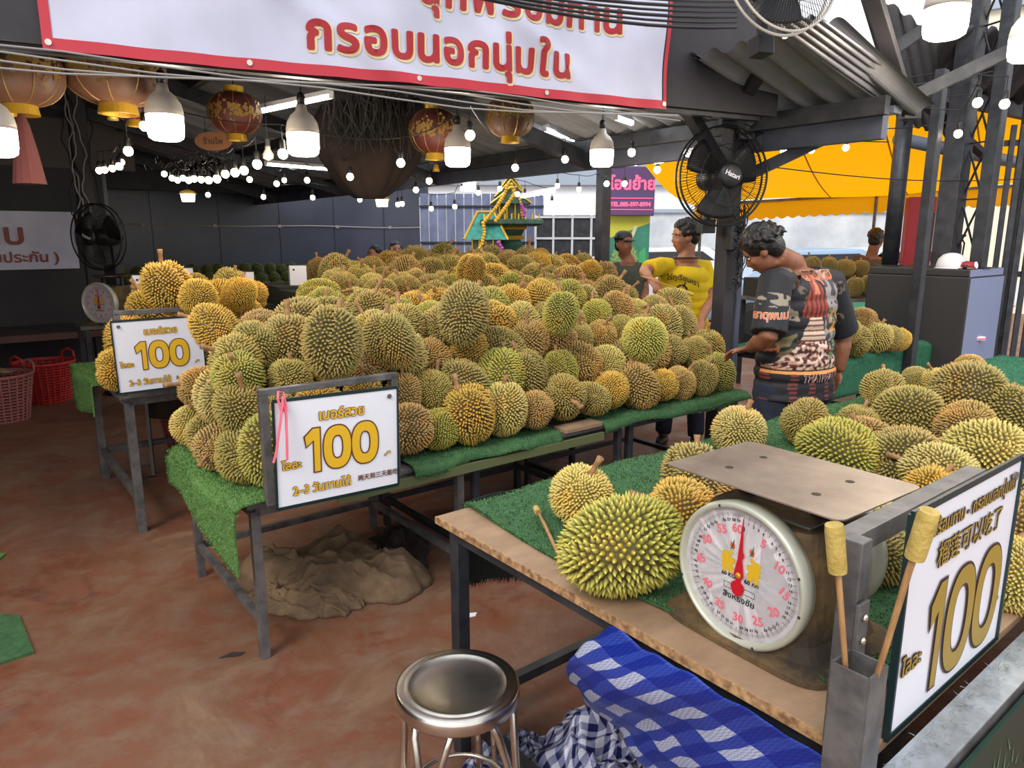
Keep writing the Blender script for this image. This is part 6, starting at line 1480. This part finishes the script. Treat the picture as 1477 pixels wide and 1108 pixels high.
def person(label, c_head, face, fwd, hips, sh, arms, shirt, trous, skin, voxel, stout=1.0, tilt=0, hemz=.80, sleeve=.5, cap=None, hairseed=1, vol=1.0, long_=False, neckp=None, collar=None, back_lean=0.0):
    """hips: centre; sh: centre between shoulders; arms: [(shoulder, elbow, wrist, handdir, handnormal, curl)]"""
    base = Vector((hips.x, hips.y, 0)); t = thing('person', label, 'person', base)
    f = Vector(fwd).normalized(); rt = Vector((f.y, -f.x, 0)); rot = Matrix((rt, f, Vector((0, 0, 1)))).transposed()
    L = lambda p: Vector(p)-base
    mh = head_matrix(c_head, face, tilt); mhl = Matrix.Translation(-base) @ mh
    b = MB(); head_geo(b, mhl); nk = L(neckp if neckp is not None else sh)
    b.tube([mhl @ Vector((0, -.03, -.05)), nk+Vector((0, 0, .04)), nk], [.056*stout**.5, .060*stout**.5, .085], 14)
    hp, s_ = L(hips), L(sh)
    for k in range(7):
        q = k/6; c = hp.lerp(s_, q); w = [.175, .165, .158, .165, .178, .185, .165][k]*stout; d = [.12, .118, .115, .118, .122, .115, .085][k]*stout
        b.ball(c-Vector((0, 0, .06 if k == 6 else 0)), (w, d, .11), 16, rot)
    for (S, E, Wp, hd, hn, cu, sd) in arms:
        S, E, Wp = L(S), L(E), L(Wp); b.tube([s_.lerp(S, .55), S, S.lerp(E, .5), E, E.lerp(Wp, .35), Wp], [.05, .056*stout, .048*stout, .040*stout, .042*stout, .027], 12); hand(b, Wp, Vector(hd), Vector(hn), 1.0, cu, sd)
    feet = []
    for s in (-1, 1):
        kx = hp+rt*s*.10*stout; ft3 = Vector((kx.x, kx.y, .06))+rt*s*.03
        b.tube([kx, kx.lerp(ft3, .5)+f*.02, ft3], [.09*stout, .062*stout, .042], 12); b.tube([ft3-f*.05-Vector((0, 0, .02)), ft3+f*.14-Vector((0, 0, .03))], [.036, .028], 10); feet.append((kx, ft3))
    me = fused(b, voxel, 3); link('body', me, skin, t)
    # trousers
    b = MB(); b.ball(hp-Vector((0, 0, .02)), (.185*stout, .135*stout, .13), 16, rot)
    for kx, ft3 in feet: b.tube([kx, kx.lerp(ft3, .5)+f*.02, ft3+Vector((0, 0, .02))], [.105*stout, .08*stout, .065], 14)
    link('trousers', fused(b, .02, 2, [(Vector((0, 0, .07)), Vector((0, 0, -1)))]), trous, t)
    for kx, ft3 in feet:
        q = MB(); q.ball(ft3+f*.045-Vector((0, 0, .025)), (.048, .135, .036), 14, rot); q.build('shoe', M['blackmatte'], t, True)
    # shirt
    b = MB()
    for k in range(9):
        q = k/8; c = hp.lerp(s_, q)+Vector((0, 0, -.02)); w = [.20, .20, .195, .19, .188, .193, .20, .198, .175][k]*stout; d = [.15, .152, .15, .145, .14, .14, .14, .13, .098][k]*stout
        b.ball(c-Vector((0, 0, .055 if k == 8 else 0))-f*back_lean*.0, (w, d, .11), 18, rot)
    b.ball(hp-Vector((0, 0, .08)), (.205*stout, .155*stout, .12), 16, rot)
    for (S, E, Wp, *_r) in arms:
        S, E = L(S), L(E); M_ = S.lerp(E, sleeve*1.15); b.tube([s_.lerp(S, .45), S, S.lerp(E, sleeve*.6), M_], [.062*stout, .072*stout, .072*stout, .074*stout], 16)
    cuts = [(Vector((0, 0, hemz)), Vector((0, 0, -1)))]
    me = fused(b, max(voxel*.8, .009), 4)
    bm = bmesh.new(); bm.from_mesh(me); bmesh.ops.bisect_plane(bm, geom=bm.verts[:]+bm.edges[:]+bm.faces[:], plane_co=(0, 0, hemz), plane_no=(0, 0, -1), clear_outer=True)
    nkd = (mhl @ Vector((0, -.02, 0))-nk).normalized()
    bmesh.ops.bisect_plane(bm, geom=[g_ for g_ in bm.verts if (g_.co-nk).length < .16]+[g_ for g_ in bm.edges if (g_.verts[0].co-nk).length < .16]+[g_ for g_ in bm.faces if (g_.calc_center_median()-nk).length < .15], plane_co=nk+nkd*.035, plane_no=nkd, clear_outer=True)
    bm.to_mesh(me); bm.free(); me.name = 'shirt'; so = link('shirt', me, shirt, t)
    if collar: MB().tube([nk+nkd*.022+(rot @ Vector((.092*math.cos(a), .085*math.sin(a), 0))) for a in [2*PI*i/28 for i in range(28)]], .007, 6, True, False).build('collar', collar, t, True)
    face_parts(t, mh, base)
    if cap:
        b = MB(); R3 = mhl.to_3x3(); b.lathe([(.088, 0), (.090, .03), (.078, .065), (.045, .088), (.001, .094)], 24, mhl @ Vector((0, -.014, .042)), R3); b.build('cap_crown', M['blackmatte'], t, True)
        b = MB(); b.grid(10, 6, lambda i, j: mhl @ Vector(((i-.5)*.13, .065+.085*j*math.cos((i-.5)*2.2), .048-.012*j))); b.build('cap_peak', M['blackmatte'], t, True, solid=.004)
        link('hair', fused(hair_geo(mhl, hairseed, .93, lumps=25), .01, 2), M['hair'], t)
    else: link('hair', fused(hair_geo(mhl, hairseed, vol, long_, lumps=150 if voxel < .015 else 60), .0065 if voxel < .015 else .01, 1), M['hair'], t)
    return t, so, rot, base, L

# the bending man at the right end of the front heap
fw_ = Vector((-.42, .91, 0)); Ym = 3.92
hipsM = Q(1142, 592, Ym); hipsM.z = .84; shM = Q(1152, 398, Ym-.02); 
LS = Q(1118, 408, 3.72); LE = Q(1108, 486, 3.62); LW = Q(1080, 503, 3.80); RS = Q(1196, 408, 4.02); RE = Q(1216, 482, 4.12); RW = Q(1212, 535, 4.10)
armsM = [(LS, LE, LW, Vector((-.75, .6, -.25)), Vector((0, .2, 1)), .55, 1), (RS, RE, RW, Vector((-.1, .35, -1)), Vector((1, 0, .1)), .4, -1)]
man, shirt_o, rotM, baseM, Lm = person('man in a black printed T-shirt bending over the durians, seen from behind', Q(1101, 362, 3.80), Vector((-.85, .35, 0)), fw_, hipsM, shM, armsM, M['printcol'], M['denim'], M['skin2'], .010, stout=1.24, tilt=R(38), hemz=.755, sleeve=.82, hairseed=5, vol=1.16, neckp=Q(1143, 392, 3.88))
# print on the shirt: colours painted into the fabric
me = shirt_o.data; bm = bmesh.new(); bm.from_mesh(me); bmesh.ops.subdivide_edges(bm, edges=bm.edges[:], cuts=1, use_grid_fill=True) if len(bm.verts) < 90000 else None; bm.to_mesh(me); bm.free(); me.shade_smooth()
rtM = rotM @ Vector((1, 0, 0)); bkM = -(rotM @ Vector((0, 1, 0))); cM = Lm(hipsM)
ca = me.color_attributes.new('Col', 'FLOAT_COLOR', 'POINT'); cols = np.empty((len(me.vertices), 4), np.float32)
def lin(*c): return np.array(rgb(*c))
def nz_(x, y, s, o=0): return noise.noise(Vector((x*s+o, y*s, o*1.7)))
armS, armE = Lm(LS), Lm(LE)
for i_, v in enumerate(me.vertices):
    p = v.co; s = (p-cM).dot(rtM)+.075; z = p.z; bk_ = (p-cM).dot(bkM)-.0
    col = lin(30, 29, 34)
    on_arm = ((p-armS).length < .30 and (p-armE).length < .24 and s < -.075)
    if bk_ > -.02 and not on_arm:
        n1 = nz_(s, z, 22); n2 = nz_(s, z, 9, 3); n3 = nz_(s, z, 45, 7); s0 = s-.02
        if n2 > .22 and n3 > -.05 and z > .95: col = lin(104, 88, 76)
        # faces and guardians in grey at right
        if abs(s-.15) < .07 and 1.08 < z < 1.42: col = lin(150, 140, 138) if n1 > -.05 else lin(70, 62, 66)
        if abs(s+.12-(1.1-z)*.25) < .05 and .98 < z < 1.16: col = lin(130, 118, 84) if n1 > 0 else lin(46, 44, 40)
        # bell of the stupa, red
        if 1.21 < z < 1.42:
            w = .012+.075*max(0, 1-(abs(z-1.245)/.17))**.8
            if abs(s0) < w: col = lin(150, 62, 44) if math.sin(s0*220) > -.3 else lin(92, 34, 30)
            if z > 1.33 and abs(s0) < .022*(1.42-z)/.09: col = lin(196, 120, 84)
        # rings
        if 1.08 < z <= 1.21:
            w = .038+.045*(1.21-z)/.13
            if abs(s0-.0) < w: col = lin(214, 186, 164) if math.sin(z*230) > -.35 else lin(120, 74, 62)
        if .93 < z <= 1.08:
            w = .085+.13*(1.08-z)/.15
            if abs(s0-.01) < w:
                col = lin(196, 150, 126) if math.sin(z*170+n1) > 0 else lin(112, 56, 46)
                if n3 > .12: col = lin(224, 196, 178)
                if n3 < -.2: col = lin(54, 34, 34)
        # serpent body
        xs = .155+.035*math.sin((z-1.0)*17); 
        if abs(s-xs) < .020 and .98 < z < 1.26: col = lin(110, 124, 84) if math.sin(z*300) > -.4 else lin(60, 76, 52)
        if abs(s-.175) < .045 and 1.13 < z < 1.24 and n1 > -.1: col = lin(214, 140, 62)
        # gold band and water reflections
        if .905 < z < .922 and abs(s) < .26: col = lin(226, 150, 72)
        if z <= .905 and n1*.4+math.sin(s*60)*.6 > .25 and math.sin(z*260) > -.2: col = lin(120, 58, 52)
        if -.24 < s < -.14 and .93 < z < 1.06 and n1 > -.15: col = lin(206, 130, 76) if n3 > 0 else lin(120, 62, 40)
    if on_arm:
        q = (p-armS).dot((armE-armS).normalized())/(armE-armS).length; n1 = nz_(s, z, 30, 2)
        if .28 < q < .55 and n1 > .0 and bk_ > -.3: col = lin(150, 138, 118)
    cols[i_] = col
ca.data.foreach_set('color', cols.ravel())
# lettering wrapped on the back of the shirt
bm = bmesh.new(); bm.from_mesh(me); bvh = BVHTree.FromBMesh(bm); bm.free()
def wrap(dirv, rt_, up_=Vector((0, 0, 1))):
    def fn(x, y, l):
        o = cM0+rt_*x+up_*(y)-Vector(dirv)*.6; h, nn, _, _ = bvh.ray_cast(o, dirv)
        return tuple(h-Vector(dirv)*(l+.002)) if h else tuple(o+Vector(dirv)*.5)
    return fn
cM0 = Vector((cM.x, cM.y, 0)); fnb = wrap(-bkM, rtM)
M['tor'] = mat('print_orange', rgb(222, 104, 52), .6); M['tcr'] = mat('print_cream', rgb(226, 206, 190), .6); M['tmar'] = mat('print_maroon', rgb(96, 40, 44), .6)
lettering('lettering_outline', 'THATPHANOM', .062, M['tcr'], man, fnb, .0035, (.045, .862), .72, .001); lettering('lettering', 'THATPHANOM', .062, M['tmar'], man, fnb, .0008, (.045, .862), .72, .003)
lettering('lettering_outline', 'ธาตุพนม', .085, M['tcr'], man, fnb, .004, (.02, 1.405), .8, .001); lettering('lettering', 'ธาตุพนม', .085, M['tor'], man, fnb, .0022, (.02, 1.405), .8, .003)
dA = (LE-LS).normalized(); cM0 = Vector((0, 0, 0)); am = (Lm(LS)+(LE-LS)*.62); vd = (Vector((LS.x, LS.y, 0))-Vector((0, 0, 0))).normalized(); vr = Vector((vd.y, -vd.x, 0))
def fna(x, y, l):
    o = am+vr*x+Vector((0, 0, 1))*y-vd*.5; h, nn, _, _ = bvh.ray_cast(o, vd); return tuple(h-vd*(l+.002)) if h else tuple(o+vd*.42)
lettering('lettering_outline', 'ธาตุพนม', .055, M['tcr'], man, fna, .003, (0, -.005), .9, .001); lettering('lettering', 'ธาตุพนม', .055, M['tor'], man, fna, .0012, (0, -.005), .9, .003)

# boy in yellow
Yb = 5.45; fwB = Vector((-.35, -.93, 0))
hB = Q(985, 520, Yb+.05); hB.z = .88; sB = Q(985, 384, Yb)
aL = (Q(953, 384, Yb-.02), Q(929, 391, Yb-.22), Q(936, 400, Yb-.48), Vector((.35, -.55, -.45)), Vector((0, -.2, 1)), .75, 1)
aR = (Q(1016, 386, Yb+.05), Q(1024, 430, Yb), Q(1012, 462, Yb-.2), Vector((-.3, -.8, -.4)), Vector((0, 0, 1)), .5, -1)
boy, bs_, rB, bB, Lb = person('boy in a bright yellow T-shirt holding a tapping stick beside the pillar', Q(988, 342, Yb), Vector((-1, -.25, 0)), fwB, hB, sB, [aL, aR], M['yshirt'], M['denim'], M['skin'], .0105, stout=.98, tilt=R(5), hemz=.86, sleeve=.62, hairseed=9, vol=1.10, neckp=Q(990, 376, Yb), collar=M['tdark'])
bm = bmesh.new(); bm.from_mesh(bs_.data); bvh = BVHTree.FromBMesh(bm); bm.free()
vdB = Vector((.18, .98, 0)).normalized(); vrB = Vector((vdB.y, -vdB.x, 0)); cB = Lb(Q(984, 412, Yb))
def fny(x, y, l):
    o = cB+vrB*x+Vector((0, 0, 1))*y-vdB*.6; h, nn, _, _ = bvh.ray_cast(o, vdB); return tuple(h-vdB*(l+.002)) if h else tuple(o+vdB*.5)
lettering('lettering', 'ไร่ทุเรียนเรา', .052, M['ink'], boy, lambda x, y, l: fny(x, y-.9*x*x*2-.22*x, l), .0010, (.0, .045), 1.0, .001)
b = MB()
pts = ring(0, 0, .046, .058, 30, 2.2); rr0 = [(x*(1+.10*(i % 2)), y*(1+.10*(i % 2))) for i, (x, y) in enumerate(pts)]
b.add([fny(x-.01, y-.045, .001) for x, y in rr0]+[fny(-.01, -.045, .001)], [(i, (i+1) % 30, 30) for i in range(30)])
b.add([fny(x, y, .001) for x, y in ((-.005, -.005), (.008, -.005), (.022, .030), (.012, .034))], [(0, 1, 2, 3)]); b.build('durian_emblem', M['ink'], boy)
b = MB()
for cx, cz, r_ in ((-.02, -.045, .012), (.004, -.075, .012), (-.018, -.078, .008), (.008, -.045, .008)): b.add([fny(cx+r_*math.cos(a), cz+r_*math.sin(a), .003) for a in [2*PI*i/10 for i in range(10)]], [tuple(range(10))])
b.build('emblem_highlights', M['rimgrey'], boy)
hw = aL[2]; sa, sb_ = Q(924, 398, Yb-.50), Q(1000, 425, Yb-.62); mallet('thin tapping stick held in the hand of the boy in yellow', sa, sb_, .10, .012, .005)
# man in the black cap
Yc = 7.0; hC = Q(905, 500, Yc); hC.z = .9; sC = Q(905, 385, Yc)
person('man in a black cap and grey shirt standing behind the heap', Q(900, 353, Yc), Vector((.45, -.9, 0)), Vector((.2, -1, 0)), hC, sC, [(Q(882, 388, Yc), Q(878, 420, Yc-.05), Q(886, 450, Yc-.2), Vector((0, -.5, -.8)), Vector((1, 0, 0)), .4, 1), (Q(926, 388, Yc), Q(931, 420, Yc-.05), Q(924, 450, Yc-.2), Vector((0, -.5, -.8)), Vector((-1, 0, 0)), .4, -1)], mat('grey_green_cotton', rgb(66, 70, 58), .8), M['denim'], M['skin2'], .016, cap=True, neckp=Q(905, 379, Yc), hemz=.86)
Yd_ = 9.6
for i, (x, y, lb, lg) in enumerate(((540, 364, 'dark-haired woman with a ponytail behind the rear heap', True), (571, 357, 'second dark-haired person behind the rear heap, nearer the gate', False))):
    h = Q(x, y+4, Yd_+.9*i); hp_ = Vector((h.x, h.y, .82)); s__ = Vector((h.x, h.y, h.z-.22)); f_ = Vector((-.6 if i == 0 else .3, -.8, 0)); r__ = Vector((-f_.normalized().y*-1, 0, 0)).normalized() if False else Vector((1, 0, 0))
    person(lb, h, f_, Vector((0, -1, 0)), hp_, s__, [(s__-r__*.16, s__-r__*.20-Vector((0, 0, .27)), s__-r__*.18-Vector((0, .12, .45)), Vector((0, -.5, -.8)), Vector((1, 0, 0)), .4, 1), (s__+r__*.16, s__+r__*.20-Vector((0, 0, .27)), s__+r__*.18-Vector((0, .12, .45)), Vector((0, -.5, -.8)), Vector((-1, 0, 0)), .4, -1)], M['black'], M['denim'], M['skin'], .02, stout=.9, long_=lg, hemz=.8)
Ye = 8.25; h = Q(1264, 346, Ye); s__ = Q(1256, 376, Ye); hp_ = Vector((s__.x, s__.y, .9)); r__ = Vector((.9, .4, 0)).normalized()
person('man in a brown shirt seen from behind, half hidden by the round post', h, Vector((.7, .7, 0)), Vector((.3, .95, 0)), hp_, s__, [(s__-r__*.19, s__-r__*.24-Vector((0, 0, .28)), s__-r__*.2-Vector((0, -.1, .5)), Vector((0, .5, -.8)), Vector((1, 0, 0)), .4, 1), (s__+r__*.19, s__+r__*.24-Vector((0, 0, .28)), s__+r__*.2-Vector((0, -.1, .5)), Vector((0, .5, -.8)), Vector((-1, 0, 0)), .4, -1)], mat('brown_cotton', rgb(84, 66, 54), .8), M['denim'], M['skin2'], .018, stout=1.15, hemz=.85)
